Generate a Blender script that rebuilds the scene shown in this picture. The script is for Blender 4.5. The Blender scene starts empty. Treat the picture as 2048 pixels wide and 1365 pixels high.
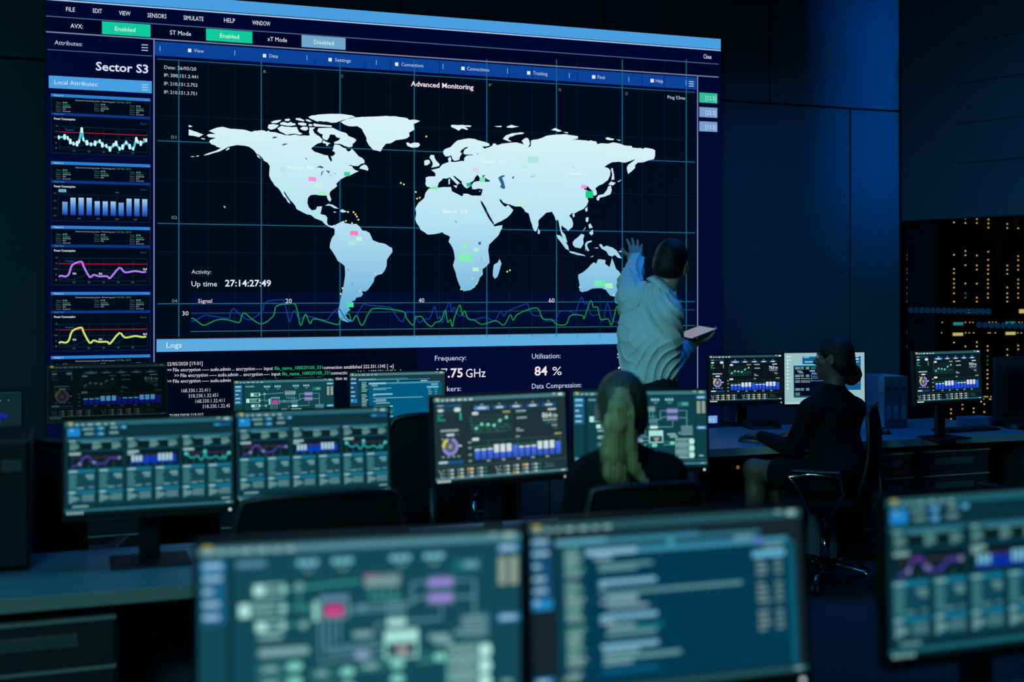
import bpy, bmesh, math, random
import numpy as np
from mathutils import Vector, Matrix
from mathutils.geometry import tessellate_polygon

random.seed(7)
rng = np.random.default_rng(7)
SC = bpy.context.scene
COL = SC.collection

# ---------------------------------------------------------------- camera, light, exposure
FPX = 2400.0                       # focal length in pixels of the 2048 wide frame
TH = math.radians(19.8)            # the camera looks 19.8 degrees to the right of the wall's normal
CT, ST = math.cos(TH), math.sin(TH)
HC, HY = 1.62, 577.0               # camera height, horizon row
YW = 7.30                          # face of the display wall

cam_d = bpy.data.cameras.new('camera')
cam = bpy.data.objects.new('camera', cam_d)
COL.objects.link(cam)
cam.location = (0, 0, HC)
cam.rotation_euler = (math.pi / 2, 0, -TH)
cam_d.sensor_width = 36.0
cam_d.lens = FPX / 2048 * 36.0
cam_d.shift_y = (HY - 682.5) / 2048
cam_d.dof.use_dof = True
cam_d.dof.focus_distance = 7.2
cam_d.dof.aperture_fstop = 1.65
cam_d.clip_start = 0.05
SC.camera = cam

W = bpy.data.worlds.new('world')
SC.world = W
W.use_nodes = True
W.node_tree.nodes['Background'].inputs[0].default_value = (0.01, 0.05, 0.12, 1)
W.node_tree.nodes['Background'].inputs[1].default_value = 0.02

SC.view_settings.view_transform = 'Standard'
SC.view_settings.look = 'None'
SC.view_settings.exposure = 0.0
SC.view_settings.gamma = 1.0
SC.view_settings.use_curve_mapping = False
SC.cycles.use_denoising = True
SC.cycles.max_bounces = 6
SC.cycles.caustics_reflective = False
SC.cycles.caustics_refractive = False
SC.cycles.sample_clamp_indirect = 3.0


def lamp(name, loc, target, size, size_y, energy, col, spread=180):
    d = bpy.data.lights.new(name, 'AREA')
    d.shape = 'RECTANGLE'
    d.size, d.size_y = size, size_y
    d.energy = energy
    d.color = col
    d.spread = math.radians(spread)
    o = bpy.data.objects.new(name, d)
    o.location = loc
    o.rotation_euler = (Vector(target) - Vector(loc)).to_track_quat('-Z', 'Y').to_euler()
    COL.objects.link(o)
    return o


# blue ceiling wash over the desks, added teal fill from the camera's side of the room, and the wall washer
lamp('ceiling_lamp_desks', (1.2, 4.2, 3.9), (1.2, 4.2, 0), 3.2, 1.2, 15, (0.0, 0.24, 1.0), 150)
lamp('ceiling_lamp_right', (4.3, 5.9, 3.9), (4.3, 5.9, 0), 2.0, 0.8, 27, (0.0, 0.20, 1.0), 120)
lamp('teal_fill_lamp', (-1.5, 1.6, 3.0), (2.6, 5.3, 1.35), 0.6, 0.6, 5.6, (0.25, 0.80, 0.82), 44)  # fill added to light the shirt, no fixture of the room
lamp('left_fill_lamp', (-2.0, 4.6, 3.9), (-1.6, 5.6, 0), 1.0, 1.0, 26, (0.02, 0.80, 0.9), 160)  # teal fill put in to lift the left wall
lamp('near_fill_lamp', (-1.4, -0.2, 3.7), (0.1, 2.8, 0.3), 1.2, 1.0, 16, (0.22, 0.78, 0.80), 80)  # added fill that brightens the near desk edge and drawers
lamp('wall_washer', (6.74, 4.26, 3.05), (5.56, 7.3, 3.0), 0.08, 1.75, 40, (0.0, 0.17, 1.0), 21)
lamp('display_fill_lamp', (1.9, 6.5, 3.95), (1.9, 6.5, 0), 4.0, 0.1, 1.5, (0.0, 0.45, 1.0))  # unseen strip added to lift the wall above the display
lamp('bulkhead_fill_lamp', (5.2, 3.2, 3.7), (6.9, 4.6, 2.8), 0.6, 0.6, 22, (0.0, 0.52, 1.0), 120)  # added fill, lightens the bulkhead towards the right

# ---------------------------------------------------------------- helpers


def lin(v):
    v = v / 255.0
    return v / 12.92 if v <= 0.04045 else ((v + 0.055) / 1.055) ** 2.4


def C(r, g, b, k=1.0):
    return (lin(r) * k, lin(g) * k, lin(b) * k)


def ray(px):
    u = (px - 1024.0) / FPX
    return (u * CT + ST, -u * ST + CT)          # world X, Y per metre of view depth


def pt(px, py, z):
    dx, dy = ray(px)
    return Vector((dx * z, dy * z, HC - (py - HY) * z / FPX))


def on_y(px, py, Y):
    return pt(px, py, Y / ray(px)[1])


def on_h(px, py, h):
    return pt(px, py, (HC - h) * FPX / (py - HY))


F3 = Vector((ST, CT, 0))                       # camera forward
R3 = Vector((CT, -ST, 0))                      # camera right
U3 = Vector((0, 0, 1))


def mat(name, col, rough=0.6, metal=0.0, spec=0.5, bump=0.0, bscale=60.0, var=0.0, vscale=8.0, coat=0.0, stretch=None):
    m = bpy.data.materials.new(name)
    m.use_nodes = True
    nt = m.node_tree
    b = nt.nodes['Principled BSDF']
    b.inputs['Base Color'].default_value = (*col, 1)
    b.inputs['Roughness'].default_value = rough
    b.inputs['Metallic'].default_value = metal
    b.inputs['Specular IOR Level'].default_value = spec
    b.inputs['Coat Weight'].default_value = coat
    tc = nt.nodes.new('ShaderNodeTexCoord')
    src = tc.outputs['Object']
    if stretch:
        mp = nt.nodes.new('ShaderNodeMapping')
        mp.inputs['Scale'].default_value = stretch
        nt.links.new(src, mp.inputs['Vector'])
        src = mp.outputs['Vector']
    n = nt.nodes.new('ShaderNodeTexNoise')
    n.inputs['Scale'].default_value = vscale
    n.inputs['Detail'].default_value = 4
    nt.links.new(src, n.inputs['Vector'])
    mx = nt.nodes.new('ShaderNodeMix')
    mx.data_type = 'RGBA'
    lo = tuple(c * (1 - max(var, 0.04)) for c in col)
    hi = tuple(min(1, c * (1 + max(var, 0.04))) for c in col)
    mx.inputs[6].default_value = (*lo, 1)
    mx.inputs[7].default_value = (*hi, 1)
    nt.links.new(n.outputs['Fac'], mx.inputs[0])
    nt.links.new(mx.outputs[2], b.inputs['Base Color'])
    if bump:
        n2 = nt.nodes.new('ShaderNodeTexNoise')
        n2.inputs['Scale'].default_value = bscale
        n2.inputs['Detail'].default_value = 3
        nt.links.new(src, n2.inputs['Vector'])
        bp = nt.nodes.new('ShaderNodeBump')
        bp.inputs['Strength'].default_value = bump
        bp.inputs['Distance'].default_value = 0.01
        nt.links.new(n2.outputs['Fac'], bp.inputs['Height'])
        nt.links.new(bp.outputs['Normal'], b.inputs['Normal'])
    return m


def screen_mat(name, rough, spec):
    """a lit display: what it shows is in the colour attribute 'shown'"""
    m = bpy.data.materials.new(name)
    m.use_nodes = True
    nt = m.node_tree
    b = nt.nodes['Principled BSDF']
    b.inputs['Base Color'].default_value = (0.004, 0.005, 0.006, 1)
    b.inputs['Roughness'].default_value = rough
    b.inputs['Specular IOR Level'].default_value = spec
    a = nt.nodes.new('ShaderNodeAttribute')
    a.attribute_name = 'shown'
    nt.links.new(a.outputs['Color'], b.inputs['Emission Color'])
    b.inputs['Emission Strength'].default_value = 1.0
    return m


def emit(name, col, k=1.0):
    m = bpy.data.materials.new(name)
    m.use_nodes = True
    b = m.node_tree.nodes['Principled BSDF']
    b.inputs['Base Color'].default_value = (0.02, 0.02, 0.02, 1)
    b.inputs['Emission Color'].default_value = (*col, 1)
    b.inputs['Emission Strength'].default_value = k
    return m


M = dict(
    plastic=mat('black_plastic', (0.006, 0.007, 0.008), 0.42, bump=0.08, bscale=400),
    plastic_grey=mat('dark_grey_plastic', (0.016, 0.018, 0.021), 0.5, bump=0.08, bscale=400),
    fabric=mat('black_chair_fabric', (0.006, 0.006, 0.007), 0.9, spec=0.2, bump=0.4, bscale=300),
    chrome=mat('chrome', (0.55, 0.57, 0.6), 0.16, metal=1.0),
    wall=mat('painted_wall_panel', (0.040, 0.068, 0.078), 0.62, spec=0.25, bump=0.06, bscale=90, var=0.06, vscale=3),
    bulk=mat('smooth_bulkhead_paint', (0.03, 0.062, 0.07), 0.5, spec=0.35, bump=0.02, bscale=40, var=0.05, vscale=2),
    dark=mat('dark_recess', (0.01, 0.011, 0.012), 0.8),
    ceil=mat('ceiling_paint', (0.10, 0.11, 0.12), 0.9),
    carpet=mat('blue_grey_carpet', (0.025, 0.055, 0.06), 0.95, spec=0.1, bump=0.6, bscale=260, var=0.18, vscale=60),
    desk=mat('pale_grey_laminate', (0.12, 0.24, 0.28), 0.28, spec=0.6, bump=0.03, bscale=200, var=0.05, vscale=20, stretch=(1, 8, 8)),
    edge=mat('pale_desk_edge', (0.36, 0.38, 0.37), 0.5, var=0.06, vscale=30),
    cab=mat('dark_cabinet_laminate', (0.028, 0.034, 0.038), 0.5, bump=0.04, bscale=200, var=0.06),
    cab_handle=mat('cabinet_handle', (0.10, 0.12, 0.13), 0.4),
    panel=mat('blue_grey_panel', (0.10, 0.18, 0.25), 0.6, var=0.05),
    binder=mat('binder_card', (0.16, 0.34, 0.48), 0.6, bump=0.05, bscale=150),
    spine=mat('binder_spine', (0.05, 0.09, 0.11), 0.65, bump=0.05, bscale=150),
    paper=mat('paper_label', (0.12, 0.22, 0.27), 0.8),
    skin=mat('skin', (0.42, 0.25, 0.18), 0.5, bump=0.05, bscale=200, var=0.08, vscale=20),
    skin_dark=mat('skin_tan', (0.13, 0.075, 0.05), 0.5, bump=0.05, bscale=200, var=0.08, vscale=20),
    hair_black=mat('black_hair', (0.006, 0.0055, 0.0055), 0.5, spec=0.25, bump=0.5, bscale=140, stretch=(1, 1, 0.15)),
    hair_blonde=mat('blonde_hair', (0.38, 0.32, 0.17), 0.42, spec=0.5, bump=0.7, bscale=130, var=0.75, vscale=38, stretch=(1, 1, 0.05)),
    hair_root=mat('dark_blonde_hair', (0.060, 0.046, 0.030), 0.36, spec=0.7, bump=0.6, bscale=120, var=0.3, vscale=50, stretch=(1, 1, 0.2)),
    shirt=mat('white_cotton_shirt', (0.66, 0.69, 0.70), 0.75, spec=0.2, bump=0.12, bscale=220, var=0.03),
    black_cloth=mat('black_cloth', (0.0055, 0.0055, 0.0065), 0.9, spec=0.15, bump=0.25, bscale=180),
    trousers=mat('dark_trousers', (0.010, 0.011, 0.014), 0.9, spec=0.15, bump=0.2, bscale=180),
    leather=mat('black_leather', (0.008, 0.008, 0.008), 0.4),
    eye=mat('eye_white', (0.6, 0.6, 0.58), 0.25),
    wallscreen=screen_mat('video_wall_picture', 0.7, 0.1),
    screen=screen_mat('monitor_picture', 0.25, 0.12),
    led_amber=emit('amber_led', C(255, 196, 110), 1.0),
    amber_dim=emit('amber_indicator', C(150, 100, 50), 0.6),
    led_teal=emit('teal_led', C(40, 150, 140), 0.8),
    yellow_glow=emit('yellow_panel_and_glint', C(225, 200, 120), 0.8),
    led_white=emit('white_led', C(215, 235, 240), 1.0),
    led_blue=emit('blue_led', C(40, 70, 220), 1.0),
    earring=mat('bright_earpiece', (0.8, 0.8, 0.8), 0.15, metal=1.0),
    rack=mat('black_rack_metal', (0.006, 0.007, 0.010), 0.8, spec=0.1),
    frost=mat('frosted_glass_dot', (0.035, 0.10, 0.12), 0.7),
)
g = bpy.data.materials.new('clear_glass')
g.use_nodes = True
gb = g.node_tree.nodes['Principled BSDF']
gb.inputs['Base Color'].default_value = (0.86, 0.93, 0.95, 1)
gb.inputs['Transmission Weight'].default_value = 1.0
gb.inputs['Roughness'].default_value = 0.0
gb.inputs['IOR'].default_value = 1.05
M['glass'] = g


def link(name, me, material, parent=None, smooth=False):
    o = bpy.data.objects.new(name, me)
    if material is not None:
        me.materials.append(material)
    COL.objects.link(o)
    if parent is not None:
        o.parent = parent
    if smooth:
        me.polygons.foreach_set('use_smooth', [True] * len(me.polygons))
    return o


def tag(o, label, cat, group=None, kind=None):
    if label:
        o['label'] = label
    if cat:
        o['category'] = cat
    if group:
        o['group'] = group
    if kind:
        o['kind'] = kind
    return o


def thing(name, label, cat, loc=(0, 0, 0), rz=0.0, group=None):
    o = bpy.data.objects.new(name, None)
    o.empty_display_size = 0.1
    o.location = loc
    o.rotation_euler = (0, 0, rz)
    COL.objects.link(o)
    return tag(o, label, cat, group)


class MB:
    """collects simple solids and links them as ONE mesh"""

    def __init__(s):
        s.v, s.f = [], []

    def add(s, vs, fs):
        b = len(s.v)
        s.v += [tuple(v) for v in vs]
        s.f += [tuple(i + b for i in f) for f in fs]
        return s

    def box(s, x0, x1, y0, y1, z0, z1, mtx=None):
        vs = [Vector((x, y, z)) for z in (z0, z1) for y in (y0, y1) for x in (x0, x1)]
        if mtx is not None:
            vs = [mtx @ v for v in vs]
        return s.add(vs, [(0, 2, 3, 1), (4, 5, 7, 6), (0, 1, 5, 4), (2, 6, 7, 3), (0, 4, 6, 2), (1, 3, 7, 5)])

    def cyl(s, p0, p1, r0, r1=None, n=16, cap=True):
        return s.tube([p0, p1], [r0, r0 if r1 is None else r1], n, cap)

    def tube(s, pts, r, n=10, cap=True, closed=False):
        pts = [Vector(p) for p in pts]
        if not hasattr(r, '__len__'):
            r = [r] * len(pts)
        vs, fs = [], []
        m = len(pts)
        prev = None
        for i, p in enumerate(pts):
            a = pts[i - 1] if (i > 0 or closed) else p
            b = pts[(i + 1) % m] if (i < m - 1 or closed) else p
            t = (b - a).normalized()
            if prev is None:
                q = Vector((0, 0, 1)) if abs(t.z) < 0.9 else Vector((1, 0, 0))
                e = t.cross(q).normalized()
            else:
                e = (prev - t * prev.dot(t)).normalized()
            prev = e
            w = t.cross(e)
            for k in range(n):
                an = 2 * math.pi * k / n
                vs.append(p + (e * math.cos(an) + w * math.sin(an)) * r[i])
        for i in range(m if closed else m - 1):
            j = (i + 1) % m
            for k in range(n):
                fs.append((i * n + k, i * n + (k + 1) % n, j * n + (k + 1) % n, j * n + k))
        if cap and not closed:
            fs.append(tuple(range(n))[::-1])
            fs.append(tuple((m - 1) * n + k for k in range(n)))
        return s.add(vs, fs)

    def ball(s, c, rx, ry=None, rz=None, n=14, m=9, mtx=None):
        ry = rx if ry is None else ry
        rz = rx if rz is None else rz
        vs, fs = [], []
        for i in range(m + 1):
            a = math.pi * i / m
            for k in range(n):
                b = 2 * math.pi * k / n
                v = Vector((rx * math.sin(a) * math.cos(b), ry * math.sin(a) * math.sin(b), rz * math.cos(a)))
                if mtx is not None:
                    v = mtx @ v
                vs.append(v + Vector(c))
        for i in range(m):
            for k in range(n):
                fs.append((i * n + k, (i + 1) * n + k, (i + 1) * n + (k + 1) % n, i * n + (k + 1) % n))
        return s.add(vs, fs)

    def prism(s, poly, y0, y1):
        """outline in local x, z pushed from y0 to y1"""
        n = len(poly)
        vs = [(x, y0, z) for x, z in poly] + [(x, y1, z) for x, z in poly]
        fs = [tuple(range(n)), tuple(range(2 * n - 1, n - 1, -1))]
        fs += [(i, i + n, (i + 1) % n + n, (i + 1) % n) for i in range(n)]
        return s.add(vs, fs)

    def build(s, name, material, parent=None, smooth=False, bevel=0.0, seg=2):
        me = bpy.data.meshes.new(name)
        me.from_pydata(s.v, [], s.f)
        bm = bmesh.new()
        bm.from_mesh(me)
        bmesh.ops.recalc_face_normals(bm, faces=bm.faces)
        bm.to_mesh(me)
        bm.free()
        o = link(name, me, material, parent)
        if smooth:
            for p in me.polygons:
                p.use_smooth = len(p.vertices) <= 4
        if bevel:
            b = o.modifiers.new('bevel', 'BEVEL')
            b.width = bevel
            b.segments = seg
            b.limit_method = 'ANGLE'
            b.angle_limit = math.radians(40)
        return o


def rrect(x0, x1, z0, z1, r, n=5):
    out = []
    for cx, cz, a0 in ((x1 - r, z1 - r, 0), (x0 + r, z1 - r, 90), (x0 + r, z0 + r, 180), (x1 - r, z0 + r, 270)):
        for i in range(n + 1):
            a = math.radians(a0 + 90 * i / n)
            out.append((cx + r * math.cos(a), cz + r * math.sin(a)))
    return out


def copy_tree(o, parent=None):
    c = o.copy()
    COL.objects.link(c)
    if parent is not None:
        c.parent = parent
    for ch in list(o.children):
        copy_tree(ch, c)
    return c


# ---------------------------------------------------------------- lettering and screen pictures
_tc = {}


def glyphs(s, bold=False):
    key = (s, bold)
    if key in _tc:
        return _tc[key]
    cu = bpy.data.curves.new('t', 'FONT')
    cu.body = s
    cu.size = 1.0
    cu.resolution_u = 2
    cu.fill_mode = 'FRONT'
    if bold:
        cu.offset = 0.018
    o = bpy.data.objects.new('t', cu)
    me = o.to_mesh()
    n = len(me.vertices)
    co = np.empty(n * 3, dtype=np.float32)
    me.vertices.foreach_get('co', co)
    co = co.reshape(-1, 3)[:, :2].copy()
    fs = [tuple(p.vertices) for p in me.polygons]
    o.to_mesh_clear()
    bpy.data.objects.remove(o)
    bpy.data.curves.remove(cu)
    if n:
        co[:, 0] -= co[:, 0].min()
    w = float(co[:, 0].max()) if n else 0.0
    _tc[key] = (co, fs, w)
    return _tc[key]


CAP = float(glyphs('H')[0][:, 1].max())


class Gfx:
    """flat picture in local u (right) and v (up); layer lifts it towards the viewer"""
    STEP = 0.00025

    def __init__(s):
        s.v, s.f, s.c = [], [], []

    def tri(s, pts, faces, cols, layer):
        b = len(s.v)
        y = -layer * s.STEP
        s.v += [(p[0], y, p[1]) for p in pts]
        s.f += [tuple(i + b for i in f) for f in faces]
        if isinstance(cols, list):
            s.c += cols
        else:
            s.c += [cols] * len(pts)

    def rect(s, x0, x1, y0, y1, col, layer=1, bottom=None):
        x0, x1 = min(x0, x1), max(x0, x1)
        y0, y1 = min(y0, y1), max(y0, y1)
        cols = col if bottom is None else [bottom, bottom, col, col]
        s.tri([(x0, y0), (x1, y0), (x1, y1), (x0, y1)], [(0, 1, 2, 3)], cols, layer)

    def poly(s, pts, col, layer=1, shade=None):
        tr = tessellate_polygon([[Vector((p[0], p[1], 0)) for p in pts]])
        fs = []
        for a, b, c in tr:
            ar = (pts[b][0] - pts[a][0]) * (pts[c][1] - pts[a][1]) - (pts[b][1] - pts[a][1]) * (pts[c][0] - pts[a][0])
            fs.append((a, b, c) if ar > 0 else (a, c, b))
        s.tri(pts, fs, [shade(p) for p in pts] if shade else col, layer)

    def line(s, pts, w, col, layer=2, close=False):
        pts = [Vector((p[0], p[1])) for p in pts]
        n = len(pts)
        vs = []
        for i in range(n):
            a = pts[i - 1] if i > 0 else (pts[-1] if close else pts[0])
            b = pts[i + 1] if i < n - 1 else (pts[0] if close else pts[-1])
            t = b - a
            if t.length < 1e-9:
                t = Vector((1, 0))
            t.normalize()
            q = Vector((-t.y, t.x)) * (w / 2)
            vs += [(pts[i] - q)[:], (pts[i] + q)[:]]
        fs = [(2 * i, 2 * i + 2, 2 * i + 3, 2 * i + 1) for i in range(n - 1)]
        if close:
            fs.append((2 * n - 2, 0, 1, 2 * n - 1))
        s.tri(vs, fs, col, layer)

    def frame(s, x0, x1, y0, y1, w, col, layer=2):
        s.rect(x0, x1, y0, y0 + w, col, layer)
        s.rect(x0, x1, y1 - w, y1, col, layer)
        s.rect(x0, x0 + w, y0, y1, col, layer)
        s.rect(x1 - w, x1, y0, y1, col, layer)

    def ring(s, cx, cy, r0, r1, a0, a1, col, layer=2, n=28):
        vs = []
        for i in range(n + 1):
            a = math.radians(a0 + (a1 - a0) * i / n)
            vs += [(cx + r0 * math.cos(a), cy + r0 * math.sin(a)), (cx + r1 * math.cos(a), cy + r1 * math.sin(a))]
        s.tri(vs, [(2 * i, 2 * i + 1, 2 * i + 3, 2 * i + 2) for i in range(n)], col, layer)

    def disc(s, cx, cy, r, col, layer=2, n=12):
        s.tri([(cx + r * math.cos(2 * math.pi * i / n), cy + r * math.sin(2 * math.pi * i / n)) for i in range(n)], [tuple(range(n))], col, layer)

    def pill(s, x0, x1, y0, y1, col, layer=2):
        r = min(abs(y1 - y0), abs(x1 - x0)) / 2 * 0.98
        pts = rrect(min(x0, x1), max(x0, x1), min(y0, y1), max(y0, y1), r, 3)
        s.tri(pts, [tuple(range(len(pts)))], col, layer)

    def text(s, t, x, y, cap, col, layer=4, width=None, bold=False):
        co, fs, w = glyphs(t, bold)
        if not len(co):
            return
        sy = cap / CAP
        sx = sy if width is None else width / w
        pts = [(x + float(a) * sx, y + float(b) * sy) for a, b in co]
        s.tri(pts, fs, col, layer)

    def build(s, name, material, parent=None, loc=None):
        me = bpy.data.meshes.new(name)
        me.from_pydata(s.v, [], s.f)
        at = me.color_attributes.new('shown', 'FLOAT_COLOR', 'POINT')
        arr = np.ones((len(s.v), 4), dtype=np.float32)
        arr[:, :3] = np.array(s.c, dtype=np.float32)
        at.data.foreach_set('color', arr.ravel())
        o = link(name, me, material, parent)
        if loc is not None:
            o.location = loc
        return o


def smooth(pts, k=5):
    out = []
    n = len(pts)
    for i in range(n - 1):
        p0, p1, p2, p3 = pts[max(i - 1, 0)], pts[i], pts[i + 1], pts[min(i + 2, n - 1)]
        for j in range(k):
            t = j / k
            out.append(tuple(0.5 * (2 * p1[d] + (p2[d] - p0[d]) * t * 1.0 + (2 * p0[d] - 5 * p1[d] + 4 * p2[d] - p3[d]) * t * t + (3 * p1[d] - p0[d] - 3 * p2[d] + p3[d]) * t ** 3) for d in (0, 1)))
    out.append(tuple(pts[-1]))
    return out


# ---------------------------------------------------------------- the setting
def struct(mb, name, material, bevel=0.0):
    o = mb.build(name, material, bevel=bevel)
    o['kind'] = 'structure'
    return o


ZC = 4.0
XE = on_y(1803, 600, YW).x                      # right-hand end of the panelled wall
PD = Vector((math.sin(math.radians(19.1)), -math.cos(math.radians(19.1)), 0))   # run of the glass partition
PN = Vector((-PD.y, PD.x, 0))                   # its outer normal, into the server room
P0 = Vector((XE, YW, 0))
ZB = on_y(1803, 442, YW).z                      # underside of the bulkhead

b = MB().box(-3.2, 8.5, -2.6, 12.0, -0.1, 0.0)
struct(b, 'floor', M['carpet'])
b = MB().box(-3.2, 8.5, -2.6, 12.0, ZC, ZC + 0.1)
struct(b, 'ceiling', M['ceil'])
b = MB().box(-3.3, -3.2, -2.6, 7.5, 0, ZC)
struct(b, 'wall_left', M['wall'])
b = MB().box(-3.3, 8.5, -2.7, -2.6, 0, ZC)
struct(b, 'wall_front', M['wall'])
b = MB().box(8.5, 8.6, -2.7, 12.1, 0, ZC)
struct(b, 'wall_right', M['wall'])
b = MB().box(XE, 8.6, 11.2, 11.3, 0, ZC)
b.box(XE - 0.06, XE, 7.5, 11.3, 0, ZC)
struct(b, 'wall_server_room', M['dark'])

# panelled back wall: slabs with open joints in front of a dark backing
zj = on_y(1437, 200, YW).z
jx = [on_y(1543, 100, YW).x, on_y(1704, 400, YW).x]
gap = 0.006
b = MB()
lower = [-3.2, -1.7, -0.1, 1.4, 2.9, jx[1], XE]
upper = [-3.2, -1.2, 0.35, 1.9, on_y(1212, 20, YW).x, jx[0], XE]
for xs, z0, z1 in ((lower, 0.0, zj - gap), (upper, zj + gap, ZC)):
    for i in range(len(xs) - 1):
        b.box(xs[i] + (gap if i else 0), xs[i + 1] - (gap if i < len(xs) - 2 else 0), YW + 0.02, YW + 0.10, z0, z1)
wall_back = struct(b, 'wall_back', M['wall'], bevel=0.003)
b = MB().box(-3.2, XE - 0.003, YW + 0.10, YW + 0.2, 0, ZC)
struct(b, 'wall_back_core', M['dark'])
for px, py in ((1558, 39), (1557, 188), (1692, 231), (1692, 391), (1688, 545), (1196, 47)):
    p = on_y(px, py, YW)
    b = MB().cyl((p.x, YW + 0.0185, p.z), (p.x, YW + 0.03, p.z), 0.011, n=12)
    o = b.build('panel_screw', M['dark'], wall_back)
b = MB().box(-3.2, XE, YW + 0.005, YW + 0.02, 0, 0.09)
struct(b, 'baseboard_back', M['cab'])

# bulkhead over the glass, jamb, glass panes
rot = Matrix.Translation(P0) @ Matrix(((PD.x, PN.x, 0, 0), (PD.y, PN.y, 0, 0), (0, 0, 1, 0), (0, 0, 0, 1)))
L = 6.0
b = MB().box(0.0, L, 0.0, 0.14, ZB, ZC, rot)
struct(b, 'wall_bulkhead', M['bulk'])
b = MB()
for z in (2.50, 2.78, 3.06, 3.34):
    b.box(0.46, L, -0.010, 0.0, z, z + 0.012, rot)
struct(b, 'streak_rails', M['bulk'])  # added rails imitate streaks of light on the bulkhead
b = MB().box(0.0, 0.235, 0.075, 0.14, 0, ZB, rot)
struct(b, 'trim_2', M['cab'])
gw = MB()
gw.box(0.01, 2.3, 0.05, 0.06, 0.02, ZB, rot)
glass1 = struct(gw, 'window_1', M['glass'])
gw = MB().box(2.31, L, 0.05, 0.06, 0.02, ZB, rot)
struct(gw, 'window_2', M['glass'])
b = MB()
for row in range(2):
    for i in range(17 if row == 0 else 9):
        if row == 0:
            px, py = 1780 + (118 + 31.5 * i) / 2.843, 420 + (570 + 0.02 * 31.5 * i) / 2.843
            if i > 14:
                continue
        else:
            px, py = 1780 + (506 + 34.7 * i) / 2.843, 420 + (655 + 0.6 * i) / 2.843
        dx, dy = ray(px)
        # meet the pane: P0 + t PD + 0.048 PN
        A = np.array([[dx, -PD.x], [dy, -PD.y]])
        q = P0 + PN * 0.048
        zz, t = np.linalg.solve(A, np.array([q.x, q.y]))
        h = HC - (py - HY) * zz / FPX
        c = rot @ Vector((t, 0.0485, h))
        e = PD * 0.0215
        vs = []
        for yy in (0.0, -0.001):
            for k in range(16):
                a = 2 * math.pi * k / 16
                vs.append(c + e * math.cos(a) + U3 * 0.0225 * math.sin(a) + PN * yy)
        b.add(vs, [tuple(range(16)), tuple(range(31, 15, -1))] + [(k, (k + 1) % 16, 16 + (k + 1) % 16, 16 + k) for k in range(16)])
dots = b.build('frosted_dots', M['frost'], glass1)

# ---------------------------------------------------------------- the video wall
SP = {'A': (340, 220, 5.689), 'B': (660, 220, 5.689), 'C': (980, 220, 5.689), 'D': (560, 420, 5.687), 'E': (820, 360, 5.25),
      'F': (1080, 380, 5.688), 'G': (380, 230, 8.533), 'H': (560, 220, 8.533), 'I': (840, 240, 8.53), 'J': (310, 520, 3.724), 'K': (820, 560, 4.267)}


def zz(k, s):
    ox, oy, sc = SP[k]
    n = [float(t) for t in s.replace(' ', ',').split(',') if t]
    return [(ox + n[i] / sc, oy + n[i + 1] / sc) for i in range(0, len(n), 2)]


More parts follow.
